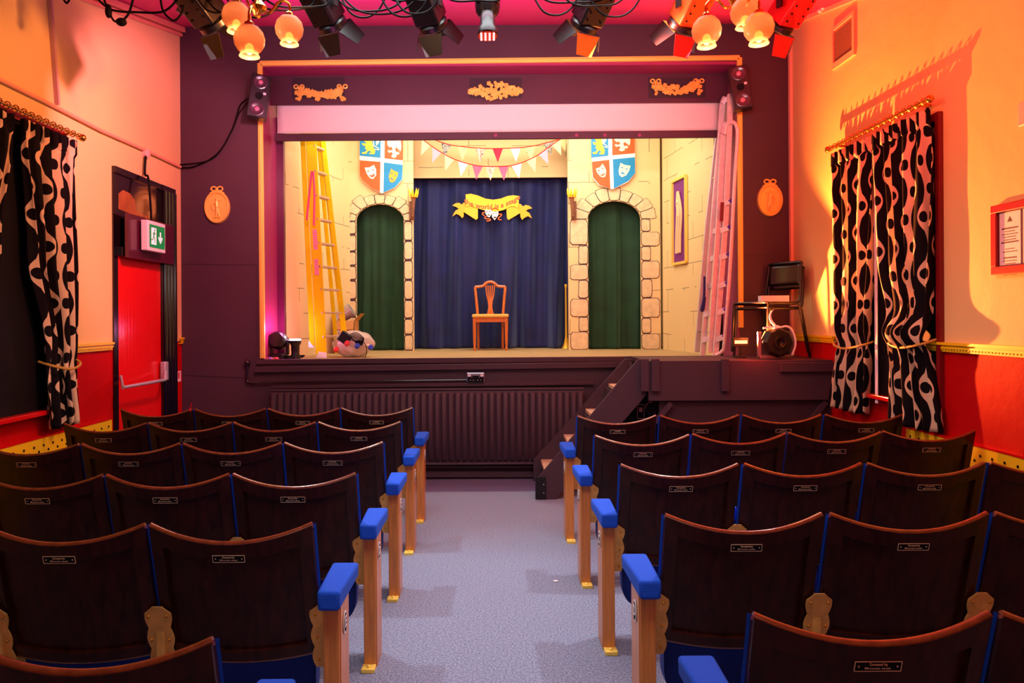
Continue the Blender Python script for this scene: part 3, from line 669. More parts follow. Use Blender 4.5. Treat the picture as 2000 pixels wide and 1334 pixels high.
for (x0,x1,sd,lb,pn) in ((690,797,4,'green velvet curtain in the left castle arch',lambda u,v:.22*(u-.4)*max(0,(.12-v))*2),(1143,1260,9,'green velvet curtain in the right castle arch',None)):
    a=P(x0,0,9.05).x;b=P(x1,0,9.05).x
    vcurtain('velvet_curtain',lb,a,b,9.07,P(745,385,9.05).z,ZS+.003,3,.05,M_green,sd,pn,.03)
# shields
def pxpoly(mb,pts,Y,d=.004): mb.prism([P(x,y,Y) for x,y in pts],(0,d,0))
def shield(label,outl,qs,em,Y=8.88):
    c=P(*outl[0],Y); r=root('heraldic_shield',label,'shield',loc=P(outl[-1][0],outl[-1][1],Y))
    m=MB(); pxpoly(m,outl,Y-.03,.03); m.build('shield_board',M_sw,r,smooth=0,bevel=.003)
    for k,(q,mt) in enumerate(zip(qs,(M_sb,M_so,M_so,M_sb))):
        m=MB(); pxpoly(m,q,Y-.033,.003); m.build('quarter_panel',mt,r,smooth=0,label=('blue' if mt is M_sb else 'orange')+' painted quarter')
    for nm,mt,polys,dep in em:
        m=MB()
        for q in polys: pxpoly(m,q,Y-.036-dep,.003)
        m.build(nm,mt,r,smooth=0)
def tr(pts,ox,oy,sx=1,sy=1,dx=0,dy=0): return [((x*sx+dx)/9.53+ox,(y*sy+dy)/9.53+oy) for x,y in pts]
def ell(cx,cy,rx,ry,a=0,n=12): return [(cx+rx*math.cos(t)*math.cos(a)-ry*math.sin(t)*math.sin(a),cy+rx*math.cos(t)*math.sin(a)+ry*math.sin(t)*math.cos(a)) for t in [2*PI*k/n for k in range(n)]]
lion=[(290,100),(400,90),(440,190),(450,260),(480,330),(505,372),(490,440),(390,440),(395,415),(440,405),(390,372),(352,400),(345,430),(260,435),(255,408),(322,395),(345,360),(310,330),(330,290),(270,275),(255,232),(300,240),(345,235),(300,200)]
tail=[(455,180),(480,200),(478,270),(540,305),(578,335),(570,368),(500,352),(500,338),(550,350),(556,338),(520,312),(465,288)]
tail2=[(520,180),(585,180),(570,230),(530,280),(512,250)]
eagle=[(725,100),(975,100),(978,200),(990,280),(985,345),(968,392),(940,340),(925,350),(905,305),(872,345),(890,400),(945,395),(952,440),(905,455),(880,432),(905,485),(850,515),(800,485),(832,430),(805,398),(770,418),(738,390),(745,358),(790,372),(832,350),(805,300),(765,312),(730,265)]
hap=[(305,690),(390,685),(480,640),(520,720),(522,830),(462,905),(400,880),(345,800)]; hapm=[(388,825),(440,832),(497,793),(488,850),(450,872),(415,858)]
sad=[(800,705),(850,745),(935,780),(910,870),(870,940),(820,970),(775,950),(755,850)]; sadm=[(775,895),(790,878),(815,875),(848,918),(840,932),(815,905)]
o=(680,255)
shield('quartered blue and orange shield above the left castle arch',
 [(702,238),(788,238),(786,351),(771,367),(746,378),(724,367),(708,353),(702,344)],
 [[(702.5,238),(744,238),(743,308),(702.5,304)],[(752,238),(787.5,238),(787,313),(751,309)],[(702.5,313),(743,316),(742,375),(725,367),(708,352),(702.5,343)],[(750,317),(786.5,322),(785.5,350),(771,366),(749,376)]],
 [('lion_emblem',M_emy,[tr(lion,*o)],0),('wing_and_tail',M_emc,[tr(tail,*o),tr(tail2,*o)],.001),('eagle_emblem',M_emc,[tr(eagle,*o)],0),('laughing_mask',M_sw,[tr(hap,*o)],0),('mask_features',M_so,[tr(hapm,*o),tr(ell(375,755,24,8,-.2),*o),tr(ell(465,732,24,8,-.3),*o)],.003),('weeping_mask',M_emo,[tr(sad,*o)],0),('mask_features',mat('mask_grey_blue',(90,130,150),.5),[tr(sadm,*o),tr(ell(810,790,24,9,.1),*o),tr(ell(875,830,20,9,.1),*o)],.003)])  # weeping mask has grey-blue mouth and eyes
o=(1130,255)
hap2=[(320,710),(400,680),(445,615),(490,680),(515,750),(500,850),(460,875),(400,850),(345,780)]; sad2=[(780,600),(860,640),(970,655),(940,750),(890,830),(810,868),(760,830),(745,750)]
shield('quartered blue and orange shield above the right castle arch',
 [(1153,238),(1240,238),(1241,338),(1228,355),(1197,370),(1170,362),(1157,347)],
 [[(1154,238),(1188,238),(1188,304),(1155,308)],[(1195,238),(1239.5,238),(1240,299),(1196,303)],[(1156,316),(1190,312),(1192,368.5),(1171,361),(1158,346)],[(1197,311),(1240,307),(1240.5,338),(1228,353),(1199,368)]],
 [('lion_emblem',M_emy,[tr(lion,*o,.9,1.12,35,-50)],0),('wing_and_tail',M_emc,[tr(tail,*o,.9,1.0,22,-45),tr(tail2,*o,.9,1,0,-40)],.001),('eagle_emblem',M_emc,[tr(eagle,*o,1.14,.86,-165,-55)],0),('laughing_mask',M_emc,[tr(hap2,*o)],0),('mask_features',M_so,[tr([(395,815),(440,820),(490,780),(480,820),(450,845),(415,835)],*o),tr(ell(375,745,22,8,-.3),*o),tr(ell(450,700,24,8,-.4),*o)],.003),('weeping_mask',M_emc,[tr(sad2,*o)],0),('mask_features',M_sb,[tr([(775,805),(795,778),(830,772),(860,810),(855,825),(820,800)],*o),tr(ell(810,690,26,9,.1),*o),tr(ell(895,715,26,9,.1),*o)],.003)])
# banner "the world is a stage"
Yb=9.33; S=11.11
def bp(x,y): return (x/S+870,y/S+360)
r=root('scroll_banner','yellow scroll banner with lettering and two masks on blue curtain','banner',loc=P(962,425,Yb))
m=MB(); tail_l=[(445,385),(380,405),(355,440),(300,400),(220,410),(145,460),(230,490),(285,530),(210,580),(145,700),(235,640),(300,670),(365,735),(400,690),(395,600),(450,560)]
pxpoly(m,[bp(x,y) for x,y in tail_l],Yb-.005,.012); m.build('ribbon_tail',mat('banner_ochre',(236,176,16),.5),r,smooth=0,bevel=.002); m=MB(); tail_rt=[(1590,410),(1650,440),(1680,480),(1740,445),(1820,465),(1890,520),(1800,540),(1745,575),(1820,620),(1880,740),(1790,690),(1710,730),(1665,772),(1625,700),(1620,620),(1570,560)]
pxpoly(m,[bp(x,y) for x,y in tail_rt],Yb-.005,.012); m.build('ribbon_tail',mat('banner_ochre',(236,176,16),.5),r,smooth=0,bevel=.002)
m=MB(); pxpoly(m,[bp(x,y) for x,y in [(450,470),(560,450),(705,510),(705,735),(665,772),(395,600)]],Yb-.012,.01); m.build('ribbon_fold',mat('banner_fold',(240,190,30),.5),r,smooth=0,bevel=.002); m=MB(); pxpoly(m,[bp(x,y) for x,y in [(1320,510),(1420,470),(1570,500),(1620,625),(1370,775),(1335,740)]],Yb-.012,.01)
m.build('ribbon_fold',mat('banner_fold',(240,190,30),.5),r,smooth=0,bevel=.002)
m=MB(); pxpoly(m,[bp(x,y) for x,y in [(435,220),(550,203),(700,240),(870,310),(1040,335),(1200,308),(1340,255),(1470,235),(1600,255),(1590,420),(1575,520),(1500,478),(1400,480),(1280,550),(1150,585),(1000,592),(830,560),(700,520),(560,462),(450,485)]],Yb-.024,.01)
m.build('ribbon',mat('banner_yellow',(250,204,30),.5),r,smooth=0,bevel=.002)
c=P(*bp(1015,400),Yb-.026)
def warp(p):
    t=p.x/.30; return Vector((p.x,p.y-.055+.075*t*t+(.02*t),p.z))
text('the world is a stage',.092,face_cam(c),mat('banner_letters',(176,84,30),.5),parent=r,ext=.001,warp=warp,bold=.0022)
m=MB(); pxpoly(m,[bp(x,y) for x,y in [(855,540),(925,560),(1000,545),(1000,640),(960,715),(925,710),(870,640)]],Yb-.032,.006); pxpoly(m,[bp(x,y) for x,y in [(1005,580),(1080,600),(1150,585),(1145,670),(1070,778),(1010,710)]],Yb-.036,.006); m.build('drama_masks',M_sw,r,smooth=0)
m=MB(); pxpoly(m,[bp(x,y) for x,y in [(905,675),(930,648),(965,665),(958,680),(930,665)]],Yb-.038,.002); pxpoly(m,[bp(x,y) for x,y in [(1035,690),(1070,710),(1110,690),(1085,735),(1060,735)]],Yb-.042,.002)
for q in ((900,590),(960,585)): pxpoly(m,[bp(*e) for e in ell(*q,14,8)],Yb-.038,.002)
for q in ((1045,635),(1105,635)): pxpoly(m,[bp(*e) for e in ell(*q,14,6)],Yb-.042,.002)
m.build('mask_features',M_black,r,smooth=0)
m=MB(); 
for pl in ([(855,610),(810,620),(805,650),(850,680)],[(900,700),(860,710),(870,745),(960,755),(970,785),(890,800)],[(1150,650),(1215,650),(1200,690),(1150,730),(1160,765),(1215,770)],[(1000,560),(1040,525),(1100,520),(1150,560)]):
    m.tube(bez([P(*bp(*q),Yb-.03) for q in pl]),.008,6)
m.build('mask_ribbon',mat('ribbon_orange',(230,110,40),.5),r)
# torches
for x,lb in ((806,'wall torch with yellow paper flames left of the blue curtain'),(1114,'wall torch with yellow paper flames right of the blue curtain')):
    Y=8.84; r=root('prop_torch',lb,'torch',loc=P(x,430,Y)); c=P(x,0,Y).x; z=lambda y:P(x,y,Y).z; s=-1 if x<900 else 1
    m=MB(); m.box(c-.03+s*.03,Y,z(428),c+.03+s*.03,Y+.06,z(393)); m.tube([(c+s*.015,Y-.03,z(424)),(c,Y-.03,z(388))],[.018,.026],10); m.build('wooden_handle',mat('torch_wood',(120,72,40),.6,var=.3,vs=20),r)
    m=MB(); m.lathe([(.026,0),(.045,.05),(.04,.055)],T(c,Y-.03,z(390)),12); m.build('cup',mat('torch_copper',(190,110,60),.35,metal=.6),r)
    m=MB()
    for k in range(7):
        a=k*2*PI/7; b1=Vector((c+.034*math.cos(a),Y-.03+.034*math.sin(a),z(386))); m.tube([b1,b1+Vector((.018*math.cos(a),.018*math.sin(a),.05)),b1+Vector((.03*math.cos(a),.03*math.sin(a),.11))],[.015,.011,.001],6)
    m.build('paper_flame',mat('flame_paper',(250,200,30),.5),r)
# bunting
FC=[('cream',(240,228,190)),('pink',(226,86,120)),('white',(240,232,232)),('red',(216,24,60)),('cream',(240,228,190)),('white',(236,230,230))]
def bunting(label,pts,xs,cols,Y,sz=1):
    r=root('bunting',label,'bunting',loc=P(*pts[0],Y)); line=bez([P(x,y,Y) for x,y in pts],10)
    m=MB(); m.tube(line,.006,6); m.build('red_tape',mat('bunting_tape',(206,40,30),.6),r)
    for i,(x,cn) in enumerate(zip(xs,cols)):
        X=P(x,300,Y).x; k=min(range(len(line)),key=lambda j:abs(line[j].x-X)); p=line[k]; q=line[min(k+1,len(line)-1)]; d=(q-line[max(k-1,0)]).normalized()
        nn=Vector((d.z,0,-d.x)); nn=(nn+Vector((0,0,-.6))).normalized(); w=.066*sz; hh=.175*sz
        m=MB(); m.prism([p-d*w,p+d*w,p+nn*hh],(0,.004,0)); mt=mat('flag_'+cn[0],cn[1],.7,**cn[2]); m.build('flag',mt,r,smooth=0,label=cn[0].replace('_',' ')+' triangular flag')
cr=('cream',(226,206,150),{}); pk=('pink',(220,84,118),{}); wh=('white',(214,200,206),{}); rd=('red',(212,20,56),{}); bl=('blush',(230,160,174),{}); ck=('black_dotted',(40,44,40),dict(c2=(200,196,180),vs=40)); fl=('red_flowered',(240,226,200),dict(c2=(196,40,40),vs=34)); gr=('grey',(206,198,206),{}); st=('striped_cream',(232,206,140),{})
bunting('upper string of mixed triangular flags above the blue curtain',[(846,272),(880,283),(930,289),(972,290),(1030,287),(1075,277),(1105,268)],[870,903,937,972,1005,1037,1070,1100],[ck,st,fl,rd,gr,st,ck,st],8.98)
bunting('lower drooping string of mixed triangular flags above the blue curtain',[(811,262),(850,290),(885,310),(925,322),(962,325),(1005,322),(1045,306),(1075,285),(1110,262)],[833,855,879,904,931,959,985,1011,1036,1061,1085],[cr,bl,cr,wh,pk,fl,pk,gr,cr,bl,cr],8.88,1.0)
# framed picture on right side flat
def onflat(x,y,off=.0):
    a=Vector((P(1392,0,7.45).x,7.45)); b=Vector((P(1291,0,8.9).x,8.9)); u=x-VX; v=VY-y
    k=(u+ROLL*v)/F; # X=k*Y
    t=(k*a.y-a.x)/((b.x-a.x)-k*(b.y-a.y)); p=a.lerp(b,t); n=Vector((-(b.y-a.y),(b.x-a.x))).normalized(); n=n if n.x<0 else -n; p=p+n*off
    return Vector((p.x,p.y,H+(v-ROLL*u)*p.y/F))
pc=[onflat(1317,355),onflat(1343,340),onflat(1344,512),onflat(1325,515)]
n0=Vector((-.95,-.15,0)).normalized()
yn=onflat(1343,430); yf=onflat(1317,430); zA=onflat(1330,349).z; zB=onflat(1335,513).z
r=root('framed_picture','tall narrow gold framed picture of draped rope on right side flat','picture',loc=yn)
d=(yf-yn).normalized(); d.z=0; d.normalize(); Lw=(yf-yn).length
def FP(u,z,o=0): q=yn+d*(u*Lw); return Vector((q.x,q.y,zB+(zA-zB)*z))+n0*o
m=MB()
for a,b in (((0,0),(1,0)),((0,1),(1,1)),((0,0),(0,1)),((1,0),(1,1))): m.bar(FP(*a,.02),FP(*b,.02),.03,.03)
m.build('frame',M_gold,r,smooth=0)
m=MB(); m.prism([FP(0,0,.008),FP(1,0,.008),FP(1,1,.008),FP(0,1,.008)],n0*.004); m.build('backing',mat('purple_backing',(120,40,120),.6),r,smooth=0)
m=MB()
for o_ in (.35,.5,.65): m.tube(bez([FP(.5,.85,.03),FP(o_-.08,.6,.03),FP(o_,.3,.03),FP(o_+.02,.12,.03)]),.014,6)
m.ball(FP(.5,.72,.03),.03); m.tube(bez([FP(.5,.85,.03),FP(.52,.7,.035),FP(.45,.55,.03)]),.02,6)
m.build('draped_rope',mat('rope_gold',(236,206,150),.5),r)
# stage chair
cx=P(954,0,9.0).x; r=root('dining_chair','wooden shield back dining chair with yellow seat centred on stage','chair',loc=(cx,8.95,ZS))
m=MB(); m.box(cx-.225,8.74,ZS+.405,cx+.225,9.16,ZS+.45); m.build('seat',mat('seat_yellow',(222,176,84),.8),r,bevel=.018,seg=3)
m=MB(); m.box(cx-.205,8.76,ZS+.35,cx+.205,9.14,ZS+.405); m.build('seat_rail',M_chair,r,smooth=0,bevel=.004)
for s in (-1,1):
    x=cx+s*.195
    MB().lathe([(.013,0),(.02,.03),(.012,.05),(.018,.10),(.02,.25),(.022,.40)],T(x,8.77,ZS),12).build('leg',M_chair,r)
    m=MB(); m.tube([(cx+s*.155,9.19,ZS),(cx+s*.155,9.14,ZS+.4)],.016,8); m.build('leg',M_chair,r)
    m=MB(); m.tube(bez([(cx+s*.16,9.14,ZS+.42),(cx+s*.175,9.17,ZS+.6),(cx+s*.195,9.21,ZS+.80)]),.018,8); m.build('back_post',M_chair,r)
m=MB(); m.tube(bez([(cx-.195,9.21,ZS+.80),(cx-.10,9.22,ZS+.81),(cx-.05,9.22,ZS+.85),(cx,9.22,ZS+.865),(cx+.05,9.22,ZS+.85),(cx+.10,9.22,ZS+.81),(cx+.195,9.21,ZS+.80)]),.02,8); m.build('crest_rail',M_chair,r)
m=MB()
for k in (-2,-1,0,1,2): m.tube(bez([(cx+k*.028,9.22,ZS+.82),(cx+k*.022,9.2,ZS+.70),(cx+k*.009,9.17,ZS+.58),(cx+k*.012,9.15,ZS+.50),(cx+k*.022,9.14,ZS+.43)]),.0085,6)
m.box(cx-.03,9.16,ZS+.57,cx+.03,9.18,ZS+.60); m.build('back_splat',M_chair,r)
# fanfare horn
hx=P(1103,0,9.15).x; m=MB(); m.lathe([(.062,0),(.058,.006),(.035,.06),(.016,.15),(.014,.3),(.012,.78),(.018,.80),(.018,.82),(.012,.83)],T(hx,9.2,ZS)@rotM('X',-2),18)
tag(m.build('fanfare_horn',mat('horn_gold',(232,180,50),.4,metal=.3)),'long straight golden horn standing on its bell beside blue curtain','horn')
# ------------------------------------------------------------------ yellow ladder
def step_ladder_yellow():
    r=root('step_ladder','tall yellow fibreglass step ladder leaning at left of stage','step ladder',loc=(P(628,0,7.35).x,7.35,ZS))
    b1=P(628,700,7.33); b1.z=ZS+.02; t1=P(606,240,7.36); b2=Vector((P(672,0,7.72).x,7.72,ZS+.02)); t2=P(627,250,7.56)
    rb=P(610,684,7.42); rb.z=ZS+.12; rt=P(590,240,7.42)
    for a,b,w,h_ in ((b1,t1,.105,.03),(b2,t2,.05,.11)):
        MB().bar(a,b,w,h_,(.3,-.9,0)).build('front_rail',M_ylad,r,smooth=0,bevel=.004)
    MB().bar(rb,rt,.05,.03,(.3,-.9,0)).build('rear_rail',M_ylad,r,smooth=0,bevel=.003)
    MB().bar(P(658,690,7.9),P(620,250,7.65),.04,.03,(.3,-.9,0)).build('rear_rail',M_ylad,r,smooth=0,bevel=.003)
    for y in (284,333,381,427,474,520,565,611,658):
        t=(b1.z-P(628,y,7.33).z)/(b1.z-t1.z); A=b1.lerp(t1,t); B=b2.lerp(t2,t); B.z=A.z
        MB().bar(A,B,.075,.022).build('tread',mat('grey_tread',(206,176,140),.45,metal=.3),r,smooth=0,bevel=.003)
    m=MB(); A=b1.lerp(t1,0); m.prism([b1+Vector((-.055,-.022,-.015)),b1+Vector((.06,-.022,-.015)),b1+Vector((.055,-.022,.04)),b1+Vector((-.02,-.022,.05))],(0,-.01,0)); m.prism([rb+Vector((-.03,-.022,-.01)),rb+Vector((.03,-.022,-.01)),rb+Vector((-.03,-.022,.06))],(0,-.01,0)); m.build('white_foot',M_white,r,smooth=0)
    m=MB(); 
    for (y0,y1) in ((450,490),(508,540)):
        for yy in range(y0,y1,4):
            t=(b1.z-P(628,yy,7.33).z)/(b1.z-t1.z); c=b1.lerp(t1,t)+Vector((0,-.032,0)); m.box(c.x-.022,c.y,c.z-.007,c.x+.022,c.y+.002,c.z+.009)
    m.build('safety_label',mat('label_pink',(240,150,190),.5),r,smooth=0)
    m=MB(); m.tube(bez([P(609,335,7.28),P(606,360,7.27),P(599,430,7.27)]),.012,6); m.tube(bez([P(612,335,7.28),P(614,380,7.27),P(613,440,7.27)]),.012,6); m.build('pink_strap',mat('strap_pink',(226,90,130),.6),r)
step_ladder_yellow()
# right metal ladders
def rung(m,a,b,w=.06,h=.02): m.bar(a,b,w,h)
r=root('step_ladder','bare aluminium step ladder leaning at right edge of stage','step ladder',loc=(P(1375,0,7.28).x,7.28,ZS))
Y1,Y2=7.30,7.12
for pl in ([(1411,232,7.13),(1405,240,7.2),(1383,430,7.25),(1361,688,7.3)],[(1416,190,7.0),(1411,202,7.0),(1404,300,7.02),(1389,480,7.06),(1372,699,7.1)]):
    m=MB(); pts=[P(*q) for q in pl]
    for a,b in zip(pts[:-1],pts[1:]): m.bar(a,b,.05,.028,(0,-1,0))
    m.build('rail',M_alu,r,smooth=0,bevel=.003)
MB().bar(P(1411,202,7.0),P(1427,186,6.98),.04,.03,(0,-1,0)).build('top_cap',M_alu,r,smooth=0,bevel=.003)
for y in (452,505,558,612,662): 
    t=(y-200)/500; MB().bar(P(1411-40*t-2,y+3,7.08),P(1425-26*t-12,y-2,7.0),.03,.05,(0,0,1)).build('rung',M_alu,r,smooth=0)
m=MB(); m.bar(P(1391,350,7.2),P(1410,334,7.0),.015,.012); m.bar(P(1363,648,7.25),P(1390,650,7.0),.015,.012); m.build('hinge_stay',M_steel,r,smooth=0)
m=MB(); m.tube(bez([P(1376,540,7.05),P(1375,580,7.05),P(1370,604,7.04),P(1374,604,7.04),P(1377,580,7.05)]),.012,6); m.build('blue_strap',mat('navy_strap',(30,34,110),.7),r)
r=root('step_ladder','paint splashed step ladder with tubular safety rail beside the gold moulding','step ladder',loc=(P(1400,0,6.98).x,6.98,ZS))
for pl,w in (([(1419,240,6.98),(1412,262,6.98),(1406,400,6.98),(1388,689,7.0)],.055),([(1426,184,6.93),(1425,240,6.93),(1418,420,6.93),(1397,704,6.95)],.05)):
    m=MB(); pts=[P(*q) for q in pl]
    for a,b in zip(pts[:-1],pts[1:]): m.bar(a,b,w,.028,(0,-1,0))
    m.build('rail',M_alupaint,r,smooth=0,bevel=.003)
m=MB(); m.tube(bez([P(1416,262,6.92),P(1420,243,6.9),P(1430,238,6.86),P(1438,246,6.84),P(1440,270,6.84),P(1435,350,6.84),P(1426,520,6.84),P(1415,665,6.86),P(1410,686,6.88),P(1398,694,6.92)]),.017,8); m.build('safety_rail',M_alupaint,r)
for y in (400,451,504,560,612,664):
    t=(y-200)/500; a=P(1422-26*t,y,6.95); b=P(1436-24*t,y-6,6.88); MB().bar(a,b,.03,.05).build('rung',M_alupaint,r,smooth=0)
    m=MB(); m.bar(b+Vector((-.01,-.01,.02)),b+Vector((.012,-.01,-.01)),.02,.03); m.build('rung_cap',mat('purple_cap',(90,50,180),.5),r,smooth=0,label='purple plastic end cap')
m=MB(); m.bar(P(1411,395,6.905),P(1409,432,6.905),.035,.004,(0,-1,0)); m.build('warning_label',mat('label_maroon',(110,20,40),.5),r,smooth=0)
# ------------------------------------------------------------------ stage clutter, left
def wedge_lamp(x,y,Y,label,sc=1):
    c=P(x,y,Y); r=root('moving_head_light',label,'stage light',loc=(c.x,Y,ZS))
    m=MB(); m.box(c.x-.07,Y-.09,ZS,c.x+.07,Y+.09,ZS+.06); m.build('base',M_blackmetal,r,bevel=.008)
    m=MB(); M=T(c.x,Y,ZS+.19)@rotM('Y',-20)
    m.lathe([(.03,-.11),(.075,-.09),(.09,0),(.085,.07),(.07,.09)],M@rotM('X',80),20); m.build('head',M_blackmetal,r)
    m=MB()
    for s in (-1,1): m.box(c.x+s*.085-.012,Y-.03,ZS+.05,c.x+s*.085+.012,Y+.03,ZS+.2)
    m.build('yoke',M_blackmetal,r,bevel=.004)
    return r
wedge_lamp(545,700,7.12,'black moving head stage light on floor at left edge of stage')
c=P(577,700,7.15); r=root('led_floor_light','small black floor light glowing white on top beside yellow ladder','stage light',loc=(c.x,7.15,ZS))
m=MB(); m.lathe([(.05,0),(.055,.02),(.04,.06),(.042,.14),(.055,.16),(.06,.19)],T(c.x,7.15,ZS),16); m.build('body',M_blackmetal,r)
m=MB(); m.lathe([(.055,.19),(.056,.205),(1e-4,.208)],T(c.x,7.15,ZS),16); m.build('lens',mat('white_led',(255,235,255),.3,emit=6,ec=(255,230,255)),r)
point('floor_light_glow',(c.x,7.15,ZS+.27),2.2,(1,.75,.9),.03)
random.seed(11)
m=MB()
for k in range(3):
    pts=[P(520+random.uniform(-5,60),702,7.0)+Vector((0,random.uniform(0,.25),0)) for _ in range(7)]
    for q in pts: q.z=ZS+.012+.01*k
    m.tube(bez(pts,5),.009,6)
tag(m.build('floor_cable',M_cable),'tangle of black cable on stage floor at left edge','cable')
c=P(533,697,7.0); m=MB(); m.box(c.x-.07,6.98,ZS,c.x+.02,7.05,ZS+.03); tag(m.build('wood_block',M_card,smooth=0,bevel=.004),'small brown wood block on stage floor by gold moulding','block')
for x,cn,nm in ((540,(200,60,60),'red'),(528,(150,90,170),'purple')):
    c=P(x,703,6.96); m=MB(); m.ball((c.x,6.955,ZS+.018),.018,10,(1.5,1,1)); tag(m.build('connector_plug',mat('plug_'+nm,cn,.5)),nm+' plug lying on stage floor at left edge','plug')
# cardboard box behind ladder
c=P(680,680,8.45); r=root('cardboard_box','open brown cardboard box behind yellow ladder and beside green curtain','box',loc=(c.x,8.45,ZS))
m=MB(); x0,x1=c.x-.12,c.x+.10; y0,y1=8.3,8.6; z1=ZS+.38
m.box(x0,y0,ZS,x1,y0+.008,z1); m.box(x0,y1-.008,ZS,x1,y1,z1); m.box(x0,y0,ZS,x0+.008,y1,z1); m.box(x1-.008,y0,ZS,x1,y1,z1); m.box(x0,y0,ZS,x1,y1,ZS+.01); m.build('carton',M_card,r,smooth=0)
m=MB(); m.prism([(x1,y0,z1),(x1,y1,z1),(x1+.07,y1,z1+.08),(x1+.07,y0,z1+.08)],(0.004,0,.004)); m.prism([(x0,y0,z1),(x1,y0,z1),(x1,y0-.04,z1-.10),(x0,y0-.04,z1-.10)],(0,-.004,0)); m.build('flap',M_card,r,smooth=0)
MB().box(c.x-.10,y0-.003,ZS+.1,c.x-.04,y0-.001,ZS+.27).build('barcode_label',M_paper,r,smooth=0)
m=MB()
for k in range(9): m.box(c.x-.085,y0-.004,ZS+.14+k*.012,c.x-.055,y0-.003,ZS+.145+k*.012+.004*(k%2))
m.build('barcode',M_black,r,smooth=0)
c2=P(678,600,8.45); m=MB(); m.tube([(c2.x-.1,8.42,z1+.03),(c2.x+.06,8.42,z1+.13)],[.07,.085],16); tag(m.build('plastic_wrap_roll',mat('crumpled_silver_sheet',(190,180,180),.3,metal=.4,bump=.5,bs=30)),'crumpled silver sheet stuffed in the cardboard box','sheet')
# bag
Yb2=7.55; c=P(690,690,Yb2); r=root('clear_bag','bulging clear plastic bag of bottles on stage floor by yellow ladder','bag',loc=(c.x,Yb2,ZS))
def bag(u,v):
    a=u*2*PI; ph=PI*v; rr=math.sin(ph)**.7; n=1+.12*noise.noise(Vector((math.cos(a)*2,math.sin(a)*2,v*5)))
    return (c.x+.21*rr*math.cos(a)*n,Yb2+.16*rr*math.sin(a)*n,ZS+.14-.135*math.cos(ph)*n)
m=MB(); m.grid(bag,32,18); m.build('bag_skin',M_plastic,r,smooth=80)
for x,y,cn in ((697,677,(30,60,190)),(723,680,(30,60,200)),(656,684,(220,30,30)),(677,672,(210,30,40))):
    q=P(x,y,7.38); m=MB(); m.lathe([(.02,0),(.026,.005),(.026,.045),(.02,.05)],T(*q)@rotM('X',70)@rotM('Y',20),12); m.build('bottle_cap',mat('cap_%d'%cn[2],cn,.4),r,label=('blue' if cn[2]>100 else 'red')+' bottle cap')
m=MB(); m.prism([P(650,680,7.42),P(668,664,7.45),P(715,668,7.48),P(726,676,7.45),P(700,674,7.40)],(0,.06,-.01)); tag(m.build('cloth_scrap',mat('pinkish_cloth',(236,200,180),.7)),'pale pink cloth draped on the clear plastic bag','cloth')
m=MB(); q=P(674,660,7.42); m.box(-.06,-.04,-.055,.06,.04,.055,T(*q)@rotM('Y',35)); tag(m.build('power_adapter',M_blackmetal,bevel=.008),'black power adapter resting on top of the plastic bag','adapter')
m=MB()
for k in range(5):
    m.tube(bez([P(680+k*2,655+k*2,7.40),P(696,650+k*3,7.38),P(710-k,660+k*2,7.36),P(706,666+k*2,7.38),P(684,664+k,7.40)]),.005,5)
m.tube(bez([P(705,660,7.36),P(716,680,7.34),P(712,700,7.33),P(700,704,7.33)]),.004,5)
tag(m.build('coiled_cable',M_cable),'coiled black cable on top of the plastic bag','cable')
# ------------------------------------------------------------------ radiator, conduit, socket
Yr=6.80; A=P(528,768,Yr); B=P(1140,758,Yr); Zt=P(835,761,Yr).z; Zb_=P(900,906,Yr).z
r=root('panel_radiator','long dark painted ribbed radiator below the stage front','radiator',loc=((A.x+B.x)/2,Yr,Zb_))
N=46
def rf(u,v):
    t=(u*N)%1.0; e=min(v,1-v); k=min(1,max(0,(e-.035)/.02)); rib=(.5-.5*math.cos(2*PI*t)); return (A.x+(B.x-A.x)*u,Yr-.024*min(1,rib*2.2)*k-.002,Zb_+(Zt-Zb_)*v)
m=MB(); m.grid(lambda u,v: rf(u,[0,.02,.035,.045,.06,.5,.94,.955,.965,.98,1][round(v*10)]),N*8,10); m.box(A.x,Yr,Zb_,B.x,Yr+.03,Zt); m.build('ribbed_panel',M_dark,r,smooth=60)
m=MB(); m.tube([(A.x,Yr,Zt),(B.x,Yr,Zt)],.012,8); m.tube([(A.x,Yr,Zb_),(B.x,Yr,Zb_)],.012,8); m.build('edge_bead',M_dark,r)
m=MB(); 
for x in (A.x+.1,B.x-.1): m.box(x-.02,Yr+.02,0,x+.02,Yr+.05,Zb_+.05)
m.build('bracket',M_dark,r,smooth=0)
m=MB(); k=P(483,708,6.86); m.ball(k,.03); m.tube(bez([k+Vector((0,.0,0)),P(482,735,6.86),P(485,746,6.86),P(500,747,6.86)],4),.012,8); m.tube([P(498,747,6.86),P(912,742,6.86)],.009,8)
tag(m.build('electrical_conduit',mat('conduit_black',(40,20,28),.25,coat=.5)),'thin dark conduit with round knob running below the stage edge','conduit')
a=P(929,738,6.85); r=root('double_socket','metal double power socket on the stage front','socket',loc=a)
MB().box(a.x-.085,6.845,a.z-.05,a.x+.085,6.885,a.z+.05).build('plate',M_steel,r,smooth=0,bevel=.006)
m=MB(); m.box(a.x-.078,6.842,a.z-.045,a.x+.078,6.8449,a.z+.022); m.build('face',M_black,r,smooth=0)
m=MB()
for s in (-1,1):
    m.box(a.x+s*.06-.014,6.838,a.z+.012,a.x+s*.06+.014,6.842,a.z+.036)
    for dx,dz in ((0,.008),(-.014,-.02),(.014,-.02)): m.box(a.x+s*.035+dx-.003,6.84,a.z+dz-.003,a.x+s*.035+dx+.003,6.842,a.z+dz+.003)
m.build('switch',M_white,r,smooth=0)
